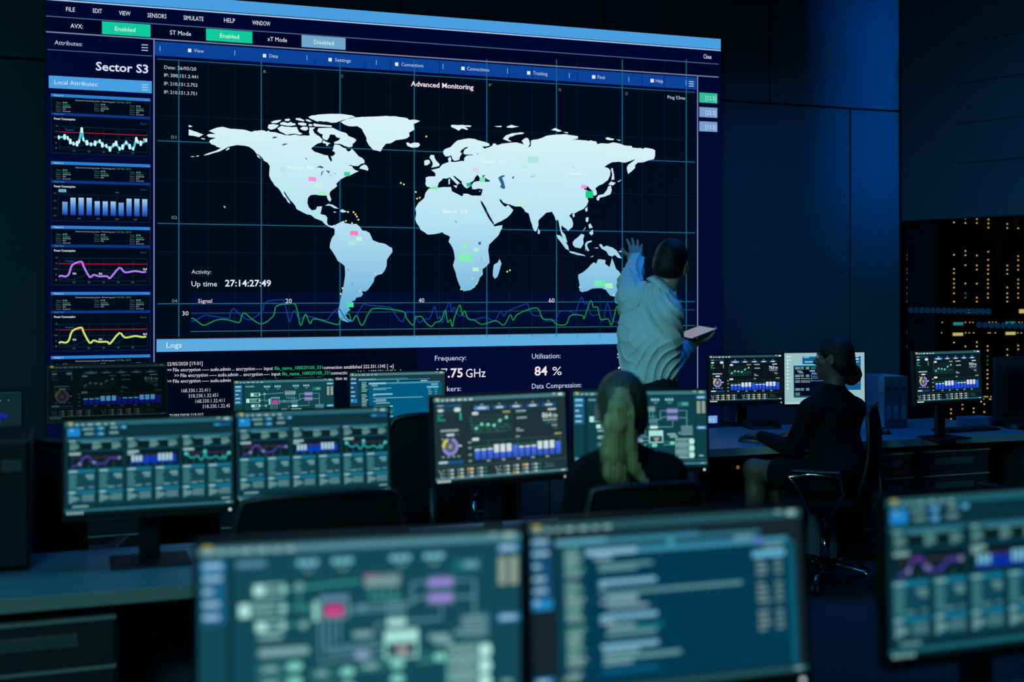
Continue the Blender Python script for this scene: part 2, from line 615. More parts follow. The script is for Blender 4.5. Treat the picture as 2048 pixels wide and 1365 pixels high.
LAND = [
    zz('G', '320,275 395,240 470,215 560,203 640,225 700,238 830,245 900,250 1000,275 1055,290 1100,270 1150,270 1200,262 1260,265 1310,285 1340,265 1365,290 1450,295 1530,318 1620,345 1700,350 1790,335 1880,355 1950,350')
    + zz('H', '470,440 540,430 600,430 660,440 690,470 730,510 700,560 640,575 560,630 530,660 590,715 700,750 820,780 835,830 870,885 890,860 865,790 900,790 945,745 920,710 890,700 910,670 915,620 930,590 1010,600 1070,640 1120,660 1140,690 1165,715 1210,690 1220,660 1245,680 1290,730 1340,790 1400,820 1440,860 1440,910 1390,920 1330,960 1250,955 1210,940 1160,950 1230,960 1250,1000 1290,1030 1345,1045 1270,1080 1205,1115 1180,1085 1175,1115 1090,1155 1030,1190 990,1230 960,1260 975,1300 930,1340 890,1365')
    + zz('A', '1820,935 1815,960 1835,1020 1820,1048 1795,1020 1780,975 1730,975 1690,970 1650,965 1600,970 1570,1000 1562,1060 1580,1110 1615,1145 1660,1135 1675,1100 1730,1098 1720,1150 1710,1185 1770,1200 1790,1230 1785,1280 1800,1310 1840,1320 1870,1308 1880,1325 1865,1340 1840,1345 1800,1325 1760,1300 1730,1265 1650,1235 1600,1195 1560,1190 1440,1130 1425,1090 1400,1060 1370,1030 1340,990 1320,955 1295,920 1300,950 1330,1000 1360,1040 1370,1070 1340,1050 1320,1010 1290,985 1260,930 1235,895 1190,860 1150,800 1128,750 1130,690 1135,640 1110,600 1070,580 1050,545 1010,510 985,500 950,455 900,420 850,408 760,400 690,415 660,420 600,455 560,475 500,490 440,510 380,520 440,490 520,465 580,435 530,420 515,405 470,390 445,360 460,340 525,320 480,315 440,310 415,290 440,275 520,275 490,260'),
    zz('D', '600,195 622,175 650,160 700,135 725,125 735,150 770,155 810,165 870,160 910,195 935,235 980,240 1020,265 1040,310 1055,345 1130,375 1200,390 1245,420 1275,435 1278,480 1240,530 1215,570 1212,640 1190,690 1165,725 1105,745 1075,770 1065,820 1040,855 1000,910 970,930 930,925 945,960 920,990 865,1000 855,1030 820,1040 815,1075 775,1100 800,1140 765,1165 745,1200 770,1240 820,1265 770,1280 700,1255 670,1220 660,1150 675,1090 690,1010 705,950 720,880 735,780 740,700 735,640 700,610 660,585 630,530 600,480 565,430 570,380 590,320 620,280 622,225'),
    zz('B', '120,135 180,110 290,85 400,80 520,75 640,68 760,75 880,95 900,115 960,110 1025,125 990,145 950,160 960,225 900,260 905,300 870,325 750,345 690,380 635,385 600,430 575,475 540,465 490,455 440,400 415,350 415,320 400,290 380,255 360,215 310,185 210,185 160,165'),
    zz('H', '480,120 540,95 650,80 800,70 950,68 1100,75 1230,95 1290,125 1200,135 1050,180 960,215 880,220 800,200 740,200 680,190 640,200 590,180 520,150'),
    zz('H', '575,230 660,245 760,255 880,265 880,295 780,290 680,285 600,285 565,265'), zz('H', '270,140 340,140 420,180 400,195 320,180 265,165'),
    zz('H', '440,160 500,170 545,200 500,205 445,185'), zz('H', '80,160 150,148 178,165 150,190 90,190'),
    zz('H', '0,225 60,205 130,225 190,205 210,225 260,230 265,260 200,270 120,270 50,258 0,245'), zz('H', '310,220 400,215 450,235 450,265 380,270 310,250'),
    zz('H', '490,240 550,245 550,275 490,275'), zz('H', '340,315 390,285 470,290 480,330 440,355 380,345'), zz('H', '500,295 600,300 560,340 590,400 640,430 510,435 495,390 500,340'),
    zz('G', '1380,120 1450,95 1560,85 1540,110 1480,140 1400,140'), zz('G', '1340,165 1420,155 1520,175 1480,215 1440,240 1380,255 1325,225'),
    zz('G', '1490,230 1560,185 1620,200 1740,210 1820,205 1840,250 1860,290 1920,320 1880,340 1780,320 1650,340 1590,310 1530,280'),
    zz('H', '640,340 660,310 720,310 900,305 960,335 1020,365 1130,395 1175,450 1260,480 1305,515 1270,560 1240,580 1235,625 1180,640 1100,615 1030,580 930,580 920,550 1000,520 1030,485 960,465 940,430 900,420 850,420 840,470 800,520 740,500 720,460 730,420 680,400 640,370'),
    zz('H', '740,520 800,550 860,570 840,585 780,580 720,560'), zz('H', '785,585 820,580 825,610 790,615'), zz('H', '1380,960 1440,930 1480,950 1510,1010 1495,1040 1440,1020 1350,1000'),
    zz('A', '212,220 300,250 380,280 330,310 270,295 212,290'), zz('A', '212,172 255,185 240,195 212,195'), zz('A', '350,320 400,328 395,338 360,332'),
    zz('A', '230,530 262,528 285,530 260,537'), zz('A', '300,522 330,518 325,530 300,532'), zz('A', '385,515 420,498 445,500 400,520'),
    zz('G', '610,600 640,565 675,555 670,585 620,610'), zz('G', '1140,680 1180,700 1200,750 1150,715'),
    zz('A', '1765,1090 1800,1070 1850,1080 1920,1125 1870,1120 1820,1090'), zz('A', '1930,1150 1960,1130 2015,1160 1960,1170'), zz('A', '1860,1155 1895,1165 1870,1172'),
    zz('A', '608,1092 632,1100 625,1122'), zz('B', '865,375 890,370 910,385 960,372 1010,375 1025,400 1000,425 930,430 880,410'),
    zz('I', '530,85 640,90 720,85 880,100 860,120 760,120 820,155 800,175 750,155 710,145 660,185 600,150 530,120'),
    zz('C', '50,185 130,180 130,195 80,195'), zz('C', '190,190 240,170 330,190 250,205 190,200'),
    zz('C', '145,330 180,290 250,265 350,255 390,262 370,275 290,285 220,310 205,335 245,360 220,360'),
    zz('C', '695,230 740,205 820,240 780,250 740,235'), zz('C', '830,250 890,255 880,268'), zz('C', '1310,320 1340,312 1415,330 1400,345 1330,340'), zz('C', '1435,335 1490,345 1470,352'),
    zz('I', '160,645 180,600 240,600 250,650 270,690 330,750 330,785 280,800 190,815 215,770 215,730 200,700 180,670'), zz('I', '70,700 120,680 165,690 170,740 120,775 75,775'),
    zz('I', '95,985 150,965 260,965 265,920 240,890 190,855 250,840 330,820 380,760 440,735 490,720 475,660 520,625 535,680 520,715 600,720 700,700 750,705 755,650 790,612 900,605 900,592 760,590 740,570 755,510 830,465 780,465 700,520 685,555 715,575 680,630 670,680 600,700 570,690 545,650 535,605 480,625 430,620 400,580 395,530 430,495 520,465 580,400 640,350 760,325 840,315 930,325 980,345 1100,375 1180,405 1190,435 1140,450 1060,455 1100,490 1180,465 1230,440 1250,400 1300,410 1310,435 1400,405 1500,395 1600,385')
    + zz('C', '300,370 360,385 385,395 360,350 400,320 430,320 445,345 455,390 430,430 465,410 465,350 490,340 540,335 600,315 640,295 760,280 860,275 940,290 1000,300 1000,325 920,345 1000,340 1050,345 1130,355 1140,345 1210,360 1220,390 1260,380 1340,385 1400,370 1480,385 1530,405 1610,410 1620,430 1720,435 1740,445 1760,430 1850,445 1878,460 1878,520 1865,560 1800,575 1750,595 1680,600 1650,630 1650,660 1610,700 1570,730 1555,660 1570,625 1620,590 1660,555 1600,580 1540,600 1470,590 1390,595 1340,620 1300,650 1340,660 1370,690 1365,750 1340,800 1280,845 1240,860 1197,893 1215,935 1215,965 1180,980 1165,920 1140,902 1110,870 1075,885 1070,905 1115,920 1090,940 1095,970 1110,1010 1120,1040 1100,1090 1060,1130 1000,1155 960,1180 930,1175 900,1205 930,1240 945,1290 940,1330 900,1365')
    + zz('F', '320,470 300,445 260,420 248,400 240,440 255,480 285,510 300,560 310,600 285,590 255,540 235,480 225,440 215,380 205,340 180,350 165,300 135,250')
    + zz('C', '700,1160 640,1170 600,1210 550,1260 550,1320 525,1382 505,1382 485,1340 455,1240 440,1180 400,1160 385,1130 350,1100 290,1100 220,1075 185,1070 150,1055 125,1020 105,1015 115,1045 150,1085 175,1105 205,1080 225,1100 265,1140 240,1180 190,1230 130,1265 40,1310')
    + zz('E', '880,455 855,410 820,345 795,290 762,235 748,224 735,200 745,165')
    + zz('I', '1070,1185 1000,1170 940,1185 890,1180 880,1110 920,1060 960,1050 1050,1040 1130,1060 1190,1050 1195,1040 1130,1000 1080,970 1120,940 1060,950 1070,980 1020,990 980,935 940,980 920,1030 880,1060 840,1070 860,1130 800,1170 760,1150 715,1090 710,1050 640,1000 580,950 570,965 610,1010 650,1050 690,1090 660,1085 640,1110 620,1090 560,1030 510,980 460,1000 385,1000 370,1030 320,1070 305,1120 280,1150 200,1165 160,1150 110,1135 90,1090 100,1040'),
    zz('E', '200,90 260,85 350,75 430,75 440,120 500,150 550,175 560,145 600,145 650,165 745,165 738,205 745,245 775,305 815,385 860,450 885,490 970,475 965,510 930,580 880,630 830,680 820,740 830,810 835,870 800,910 760,940 765,995 730,1030 720,1070 680,1130 630,1160 560,1170 535,1140 500,1060 480,980 450,900 470,830 460,750 440,700 405,650 420,600 400,585 360,570 340,550 260,570 185,575 110,525 95,490 65,450 55,410 65,350 55,300 90,240 150,190 160,140'),
    zz('E', '940,830 960,880 940,950 915,1020 890,1040 870,1010 870,960 880,890 920,870'), zz('E', '1345,510 1365,540 1360,570 1340,565'),
    zz('I', '565,1120 635,1120 620,1165'), zz('I', '485,1010 510,1005 510,1090 485,1105'), zz('I', '1010,1210 1040,1212 1010,1228'),
    zz('F', '185,510 230,520 280,570 320,640 330,690 290,670 240,600 200,550'), zz('F', '330,695 400,710 500,740 520,755 420,740 340,715'),
    zz('F', '370,600 390,570 430,540 470,500 505,515 490,560 495,610 465,665 400,655 375,630'), zz('F', '510,620 530,590 585,575 590,590 540,610 535,640 560,690 540,700 525,670 515,700'),
    zz('F', '670,625 695,615 720,650 760,635 830,660 870,690 890,720 930,780 890,775 850,740 820,760 780,745 755,700 700,670'), zz('F', '890,700 930,690 950,660 945,695 910,712'),
    zz('F', '520,320 550,310 550,350 540,370 520,360'), zz('F', '550,400 570,380 600,430 560,440'), zz('F', '570,480 600,450 605,500 585,520 555,490'), zz('F', '480,475 520,420 515,440'),
    zz('F', '510,215 540,195 540,240 520,250'), zz('F', '365,275 390,270 395,300 375,315'), zz('F', '610,660 660,655 660,668'), zz('F', '565,770 610,745 600,762'),
    zz('C', '1210,1000 1235,970 1290,960 1330,910 1345,870 1375,860 1385,910 1370,960 1310,985 1250,1000 1235,1035 1215,1025'), zz('C', '1345,850 1375,815 1430,830 1400,860'),
    zz('C', '1375,670 1395,660 1410,740 1415,790 1380,800 1390,740'), zz('C', '1450,815 1490,795 1492,802 1455,822'),
    zz('F', '435,965 500,930 545,890 580,850 610,825 640,840 660,790 690,790 745,800 740,840 790,880 805,830 818,775 840,830 865,900 900,930 935,985 930,1030 950,1080 935,1150 905,1205 860,1220 800,1205 770,1170 750,1140 700,1120 650,1120 590,1125 540,1150 480,1165 450,1150 450,1090 435,1010'),
    zz('F', '845,1245 895,1245 885,1290 860,1290'),
]
LAKES = [zz('H', '615,985 690,950 750,985 720,1000 670,985'), zz('H', '700,1120 705,1060 770,1025 730,1060 715,1115'), zz('H', '780,1025 830,1045 860,1035 830,1090'), zz('H', '810,1130 880,1108 885,1116'),
         zz('H', '890,1082 955,1080 955,1090'), zz('G', '1390,400 1440,365 1500,385 1450,400'), zz('G', '1560,520 1600,490 1680,488 1610,520'), zz('G', '1960,725 1985,735 2005,775 1985,760'),
         zz('I', '1330,985 1400,945 1460,950 1400,990 1430,1060 1455,1165 1420,1180 1365,1150 1385,1100 1350,1030'), zz('I', '1560,985 1610,955 1590,1010'),
         zz('C', '880,688 935,660 950,630 945,655'), zz('E', '715,655 745,648 740,685 720,680'), zz('E', '470,425 495,445 480,447'), zz('E', '745,795 755,860 748,840'), zz('D', '765,665 788,685 775,690'), zz('D', '805,850 830,828 822,850'),
         zz('I', '965,565 1000,580 985,590'), zz('C', '455,770 480,752 530,757 485,758')]

VW = thing('video_wall', 'large wall-mounted display showing a glowing world map and system status', 'screen', (0, YW, 0))
g0 = on_y(91, 577, YW)
XL, XR = on_y(91.5, 577, YW).x, on_y(1437, 577, YW).x
ZT = on_y(960, 42, YW).z
ZBOT = 0.615
b = MB().box(XL - 0.004, XR + 0.004, -0.03, 0.02, ZBOT - 0.004, ZT + 0.004)
b.build('housing', M['plastic'], VW)
LY = -0.031                              # the pictures sit on the face of the display


def wp(px, py):
    p = on_y(px, py, YW - 0.031)
    return (p.x, p.z)


def sc_at(px):
    return FPX * ray(px)[1] / (YW - 0.031)


def wrect(G, x0, x1, yt, yb, col, layer=1, bottom=None):
    a, c = wp(x0, yt), wp(x0, yb)
    G.rect(a[0], wp(x1, yt)[0], c[1], a[1], col, layer, bottom)


def whl(G, x0, x1, y, th, col, layer=2):
    k = sc_at(x0)
    a = wp(x0, y)
    G.rect(a[0], wp(x1, y)[0], a[1] - th / k / 2, a[1] + th / k / 2, col, layer)


def wvl(G, x, y0, y1, th, col, layer=2):
    k = sc_at(x)
    a, c = wp(x, y0), wp(x, y1)
    G.rect(a[0] - th / k / 2, a[0] + th / k / 2, c[1], a[1], col, layer)


def wt(G, s, x0, x1, yb, cap, col, bold=False, layer=4):
    a = wp(x0, yb)
    G.text(s, a[0], a[1], cap / sc_at(x0), col, layer, wp(x1, yb)[0] - a[0], bold)


WHT, SOFT = C(225, 232, 245), C(190, 205, 225)
NAVY, BLACKB = C(0, 6, 46), C(0, 9, 24)
SKY, MID, DEEP = C(72, 158, 224), C(10, 66, 152), C(8, 50, 130)
LINE, PALE = C(70, 98, 140), C(120, 130, 165)
MINT = C(16, 202, 158)
GRID, GRIDM, GRIDL = C(22, 98, 130), C(10, 52, 66), C(5, 30, 42)

G = Gfx()
G.rect(XL, XR, ZBOT, ZT, NAVY, 0)
scr = G.build('screen', M['wallscreen'], VW, (0, LY, 0))

# header bars
G = Gfx()
w0 = wp(91.5, 0)[0]
z1 = wp(960, 42)[1]
G.rect(XL, XR, wp(960, 62)[1], ZT, SKY, 2)
k = wp(960, 64.5)[1]
G.rect(XL, XR, k - 0.004, k + 0.004, C(165, 195, 235), 3)
wrect(G, 92, 1437, 32, 63, C(0, 5, 36), 1)
whl(G, 92, 1437, 32, 2.0, LINE, 3)
whl(G, 92, 1437, 63.5, 2.6, PALE, 3)
for s, a, c, y in (('FILE', 132, 150, 22.5), ('EDIT', 186, 204, 25.5), ('VIEW', 238, 261, 30), ('SENSORS', 295, 333, 34.5), ('SIMULATE', 367, 407, 39.5), ('HELP', 448, 470, 44.5), ('WINDOW', 504.6, 540.5, 49.5), ('Close', 1407, 1422.6, 117)):
    wt(G, s, a, c, y, 8.6, WHT)
for s, a, c, y in (('AVX:', 141, 166, 55.7), ('ST Mode', 340, 382, 69.2), ('xT Mode', 535, 574, 82)):
    wt(G, s, a, c, y, 8.6, WHT)
for x0, x1, yt, yb, col in ((204, 301, 42.5, 68, MINT), (412, 504.6, 57, 81, MINT), (603, 691, 70, 94, C(112, 165, 205))):
    wrect(G, x0, x1, yt, yb, col, 4)
for s, a, c, y in (('Enabled', 230, 270.5, 61.5), ('Enabled', 440, 478, 75.3), ('Disabled', 628, 667.5, 88)):
    wt(G, s, a, c, y, 8.2, C(215, 250, 240), layer=6)
wrect(G, 310, 1393, 82.5, 111, MID, 2)
for s, q, a, c, y in (('View', 376, 387.6, 407.7, 104.5), ('Data', 525.7, 538.6, 556, 115), ('Settings', 657, 670, 701.5, 123), ('Connections', 790, 802.7, 846.8, 132), ('Connections', 922.5, 934, 978, 140.5), ('Tracking', 1054, 1066, 1094.8, 149.5), ('Find', 1184, 1195, 1209, 157.5), ('Help', 1301, 1311.6, 1326, 165)):
    wt(G, s, a, c, y, 6.8, SOFT, layer=4)
    wrect(G, q, q + 6.6, y - 7.2, y - 0.2, WHT, 4)
for x, y in ((320, 92), (469.6, 101), (614, 111), (752.6, 120), (886, 128), (1015, 137), (1138.5, 146), (1257.5, 154), (1372, 161)):
    wvl(G, x, y, y + 10, 1.6, C(90, 175, 230), 4)
for i in range(3):
    whl(G, 1377.5, 1387.5, 163 + 4.5 * i, 1.6, SOFT, 4)
G.build('menu_bar', M['wallscreen'], VW, (0, LY, 0))

# world map area with its grid
G = Gfx()
wrect(G, 313, 1391, 117.5, 678.5, BLACKB, 1)
wrect(G, 380, 1391, 586, 660, C(0, 10, 44), 2)
whl(G, 314, 1390, 118, 1.8, GRID, 3)
for x in (357.5, 522.5, 680, 828.5, 973.5, 1113, 1244.5, 1372.5):
    wvl(G, x, 119, 674, 2.2, GRID, 3)
for x in (416.5, 470, 630, 731, 781, 878.5, 926, 1019, 1064.6, 1155, 1284.5, 1328):
    wvl(G, x, 119, 674, 1.0, GRIDL, 3)
for x in (416.5, 470, 578, 630, 731, 781, 878.5, 926, 1019, 1064.6, 1155, 1200):
    wvl(G, x, 588, 674, 1.0, GRIDM, 3)
for y in (281.5, 447, 608):
    whl(G, 315, 1390, y, 2.0, GRID, 3)
for y in (230, 360, 504):
    whl(G, 315, 1390, y, 1.0, GRIDL, 3)
whl(G, 382, 1390, 627, 1.6, C(20, 80, 110), 3)
whl(G, 382, 1390, 663.5, 2.0, C(36, 92, 120), 3)
for s, a, c, y in (('Date: 26/05/20', 328.4, 392.5, 137.7), ('IP: 300.151.2.441', 328.4, 396, 153.5), ('IP: 210.151.2.752', 328.4, 395, 170.3), ('IP: 210.151.3.751', 328.4, 393.5, 187.3)):
    wt(G, s, a, c, y, 6.6, C(200, 210, 225))
wt(G, 'Advanced Monitoring', 821.7, 947, 172, 9.6, C(245, 220, 235), True)
for s, x, y in (('B', 527, 146), ('C', 682, 155), ('F', 978, 173), ('G', 1117, 182), ('D', 1251, 190)):
    wt(G, s, x, x + 5, y, 5.6, C(120, 120, 130))
wt(G, 'Ping 53ms', 1335, 1370, 197.5, 6.5, SOFT)
for s, a, c, y, h in (('01', 342, 352.5, 277.5, 6.5), ('02', 343, 354, 438.5, 6.5), ('04', 344, 354.5, 605.5, 6.5)):
    wt(G, s, a, c, y, h, C(130, 140, 150))
wt(G, 'Activity:', 383, 422, 548, 8, SOFT)
wt(G, 'Up time', 383, 434, 573, 10, WHT)
wt(G, '27:14:27:49', 450, 542, 573, 12.6, WHT, True)
G.build('map_grid', M['wallscreen'], VW, (0, LY, 0))


def land_shade(p):
    t = min(1, max(0, (2.62 - p[1]) / 1.15))
    a, c, d = C(214, 242, 247), C(182, 226, 243), C(96, 172, 216)
    if t < 0.5:
        return tuple(a[i] + (c[i] - a[i]) * t * 2 for i in range(3))
    return tuple(c[i] + (d[i] - c[i]) * (t - 0.5) * 2 for i in range(3))


def densify(pts, d=6.0):
    out = []
    for i, p in enumerate(pts):
        q = pts[(i + 1) % len(pts)]
        n = max(1, int(math.hypot(q[0] - p[0], q[1] - p[1]) / d))
        r = random.Random(int(p[0] * 31 + p[1] * 17))
        for j in range(n):
            t = j / n
            w = 0.5 if j else 0
            out.append((p[0] + (q[0] - p[0]) * t + r.uniform(-w, w), p[1] + (q[1] - p[1]) * t + r.uniform(-w, w)))
    return out


G = Gfx()
for pl in LAND:
    G.poly([wp(*p) for p in densify(pl)], None, 4, land_shade)
for pl in LAKES:
    G.poly([wp(*p) for p in pl], C(40, 100, 150), 5)
for k, s in (('B', '205,1162 268,1165 290,1190 305,1215 322,1250 250,1290 180,1265 975,935 990,1010 1020,1000 805,832 840,848 1095,303'), ('D', '710,892 690,957 1085,725 1145,722 910,920'), ('E', '655,1035 700,1090 535,1150 1020,965 1048,950'), ('F', '450,1108 840,1195 920,1130')):
    for x, y in zz(k, s):
        a = wp(x, y)
        G.disc(a[0], a[1], 0.006, C(225, 225, 130), 6, 8)
for x0, x1, y0, y1, c in ((617, 632, 354, 362.5, C(245, 150, 205)), (700, 716, 462, 471, C(240, 130, 190)), (945, 957, 337, 343, C(235, 200, 235)), (1162, 1173, 370, 377, C(240, 150, 225)),
                          (712, 724, 474, 482, C(205, 240, 225)), (697, 710, 483, 491, C(170, 240, 205)), (694, 707, 605, 615, C(70, 225, 155)), (917, 944, 507, 524, C(130, 235, 185)), (925, 937, 489.5, 497, C(150, 238, 195)),
                          (947, 957, 496, 504, C(170, 240, 210)), (945, 957, 535, 543, C(180, 242, 215)), (1189, 1209, 561, 573, C(110, 235, 175)), (1210, 1225, 567, 577, C(165, 242, 195)), (1171, 1186, 382, 396, C(20, 205, 125)),
                          (629, 645, 368, 376, C(200, 242, 222)), (637, 652, 383, 391, C(170, 238, 195)), (688, 700, 344, 352, C(60, 215, 140)), (862, 876, 373, 379, C(140, 235, 180)), (959, 970, 355, 364, C(130, 232, 180)),
                          (1055, 1077, 313, 326, C(178, 228, 222)), (1043, 1054, 328, 336, C(190, 235, 226)), (933, 942, 366, 373, C(20, 190, 130)), (560, 572, 334, 346, C(190, 232, 228)), (572, 584, 374, 382, C(185, 238, 215)), (1036, 1052, 400, 410, C(185, 238, 215))):
    wrect(G, x0, x1, y0, y1, c, 7)
for s, a, c, y in (('Sector  D5', 885, 934, 426, ), ('Sector  D2', 962, 1010, 326), ('Sector 3', 1138, 1173, 350), ('Sector  B3', 575, 625, 338)):
    wt(G, s, a, c, y, 7, C(248, 250, 252), layer=8)
G.build('world_map', M['wallscreen'], VW, (0, LY, 0))

# signal curves
G = Gfx()
blue = zz('J', '270,458 300,450 370,415 420,418 545,435 560,400 580,365 610,385 660,430 700,447 740,430 800,380 825,315 940,298 960,310 980,380 1000,462 1020,410 1040,378 1075,440 1130,420 1270,450 1300,425 1350,370 1375,370 1420,440 1460,460 1490,430 1550,335 1600,340 1750,355 1790,410 1840,462 1870,395 1920,395 1950,440') + zz('K', '80,365 120,340 170,325 210,228 235,330 255,310 275,370 300,290 335,185 355,275 375,235 410,300 470,310 520,345 640,320 720,350 770,272 800,310 840,265 990,207 1010,230 1045,300 1120,310 1150,345 1240,345 1280,272 1380,272 1405,300 1460,150 1485,205 1515,205 1545,300 1610,300 1635,355 1655,320 1685,200 1730,345 1790,345 1850,250 1900,330 2000,280')
green = zz('J', '270,437 290,440 330,470 370,487 460,448 540,447 625,467 645,420 668,396 720,440 795,477 880,420 905,345 1000,328 1040,330 1060,380 1085,490 1120,405 1155,475 1190,440 1355,482 1380,450 1440,400 1465,460 1500,415 1540,490 1590,400 1640,362 1840,383 1870,430 1920,487 1940,430') + zz('K', '62,316 100,315 130,360 180,400 215,365 265,345 300,260 320,360 345,340 360,400 380,320 425,215 445,300 465,265 495,330 550,345 615,380 730,350 800,385 855,300 880,345 925,290 1080,240 1130,330 1210,340 1250,380 1330,380 1370,305 1470,305 1485,330 1540,180 1565,235 1600,235 1625,335 1690,335 1715,385 1735,340 1765,225 1790,300 1850,300 1920,240 2000,340')
G.line([wp(*p) for p in smooth(blue)], 0.0055, C(22, 62, 160), 6)
G.line([wp(*p) for p in smooth(green)], 0.0062, C(24, 150, 72), 7)
for s, a, c, y, h in (('Signal', 396, 424, 606, 7.5), ('30', 364.5, 377, 631.5, 8.5), ('20', 571, 583.5, 606.5, 8.5), ('40', 837, 848.5, 605.5, 8.5), ('60', 1097.5, 1109, 605.5, 8.5)):
    wt(G, s, a, c, y, h, C(235, 220, 232))
G.build('signal_chart', M['wallscreen'], VW, (0, LY, 0))

# logs and figures under the map
G = Gfx()
wrect(G, 313, 1393.5, 680, 704.5, C(90, 170, 222), 3)
whl(G, 313, 1393.5, 679.3, 1.6, C(95, 120, 150), 4)
wt(G, 'Logs', 333, 363, 696, 10.5, C(225, 240, 250), layer=6)
wrect(G, 313, 833, 706, 1040, C(0, 5, 22), 1)
LG = C(225, 222, 235)
wt(G, '22/05/2020 [19.01]', 333.6, 405, 732, 7, LG)
GR = C(30, 205, 130)
for x, y in ((334, 744), (349, 755), (334, 766.5), ):
    kx = sc_at(x)
    for s, a, c, col in (('>>', 0, 9, LG), ('File encryption', 12, 67, LG), ('-----', 70, 84, LG), ('sudo.admin ..', 87, 134, LG), ('encryption', 138, 176, LG), ('----', 178, 190, LG), ('input', 194, 212, LG), ('file_name_100029100_331', 215, 311, GR), ('connection established 222.331.1345 [ -e]', 313, 453, LG)):
        f = 1.0
        wt(G, s, x + a * f, x + c * f, y - 0.0165 * a, 6.8, col)
for s, a, c, y in (('168.330.1.32.411', 363, 420, 785.5), ('318.330.1.32.451', 377, 436, 796), ('168.330.1.32.411', 391, 449, 806.5), ('318.330.1.32.45', 405, 460, 817)):
    wt(G, s, a, c, y, 7, C(190, 188, 210))
wt(G, '22/05/2020 [19.01]', 339, 406, 836, 7, LG)
wt(G, 'Frequency:', 869.7, 932, 722, 10, C(205, 210, 240))
wt(G, '17.75', 873, 925.5, 756, 17.5, C(240, 225, 235), True)
wt(G, 'GHz', 931.5, 971, 755.5, 17, C(235, 228, 240))
wt(G, 'Utilisation:', 1063.7, 1121, 718, 10, C(205, 210, 240))
wt(G, '84', 1069, 1094.5, 751.5, 17.5, C(240, 225, 235), True)
wt(G, '%', 1104.5, 1123.5, 751, 16.5, C(235, 228, 240))
wt(G, 'Data Compression:', 1063.7, 1163, 778, 10, C(205, 210, 240))
wt(G, 'Markers:', 869.7, 922, 784, 10, C(205, 210, 240))
wt(G, 'Speed:', 1234, 1272, 716.5, 10, C(205, 210, 240))
wt(G, '20', 1236, 1262, 751, 17, C(240, 225, 235), True)
G.build('log_panel', M['wallscreen'], VW, (0, LY, 0))

# right hand tag column and separators
G = Gfx()
wvl(G, 308, 77, 830, 2.4, PALE, 5)
wvl(G, 1395, 151, 860, 2.4, PALE, 5)
for y, c, s in ((185, C(40, 190, 150), '[12.5]'), (214, C(120, 158, 205), '[22.5]'), (242.5, C(120, 158, 205), '[15.5]'), (833, C(110, 165, 225), '[0.91]')):
    wrect(G, 1398.5, 1434.5, y, y + (20 if y < 800 else 15), c, 4)
    wt(G, s, 1411 if y < 800 else 1406, 1432 if y < 800 else 1428, y + (15 if y < 800 else 12), 8, C(190, 225, 235), layer=6)
G.build('tag_column', M['wallscreen'], VW, (0, LY, 0))

# left sidebar
G = Gfx()
wt(G, 'Attributes:', 109, 165, 89, 8.6, SOFT)
for i in range(3):
    whl(G, 283, 296, 89.5 + 5.5 * i, 1.7, SOFT, 4)
whl(G, 95, 304, 99, 1.6, LINE, 3)
wt(G, 'Sector S3', 191.7, 296.4, 140.5, 16.5, C(215, 222, 245), True)
wrect(G, 97.5, 303.5, 151, 176, SKY, 3)
wt(G, 'Local Attributes:', 109, 196, 168.5, 8.8, C(205, 232, 250), layer=6)
for i in range(3):
    whl(G, 283.5, 296, 169.5 + 5 * i, 1.6, C(170, 210, 240), 6)
G.build('attribute_panel', M['wallscreen'], VW, (0, LY, 0))

PW = (['300,518', '335,508', '400,515'])


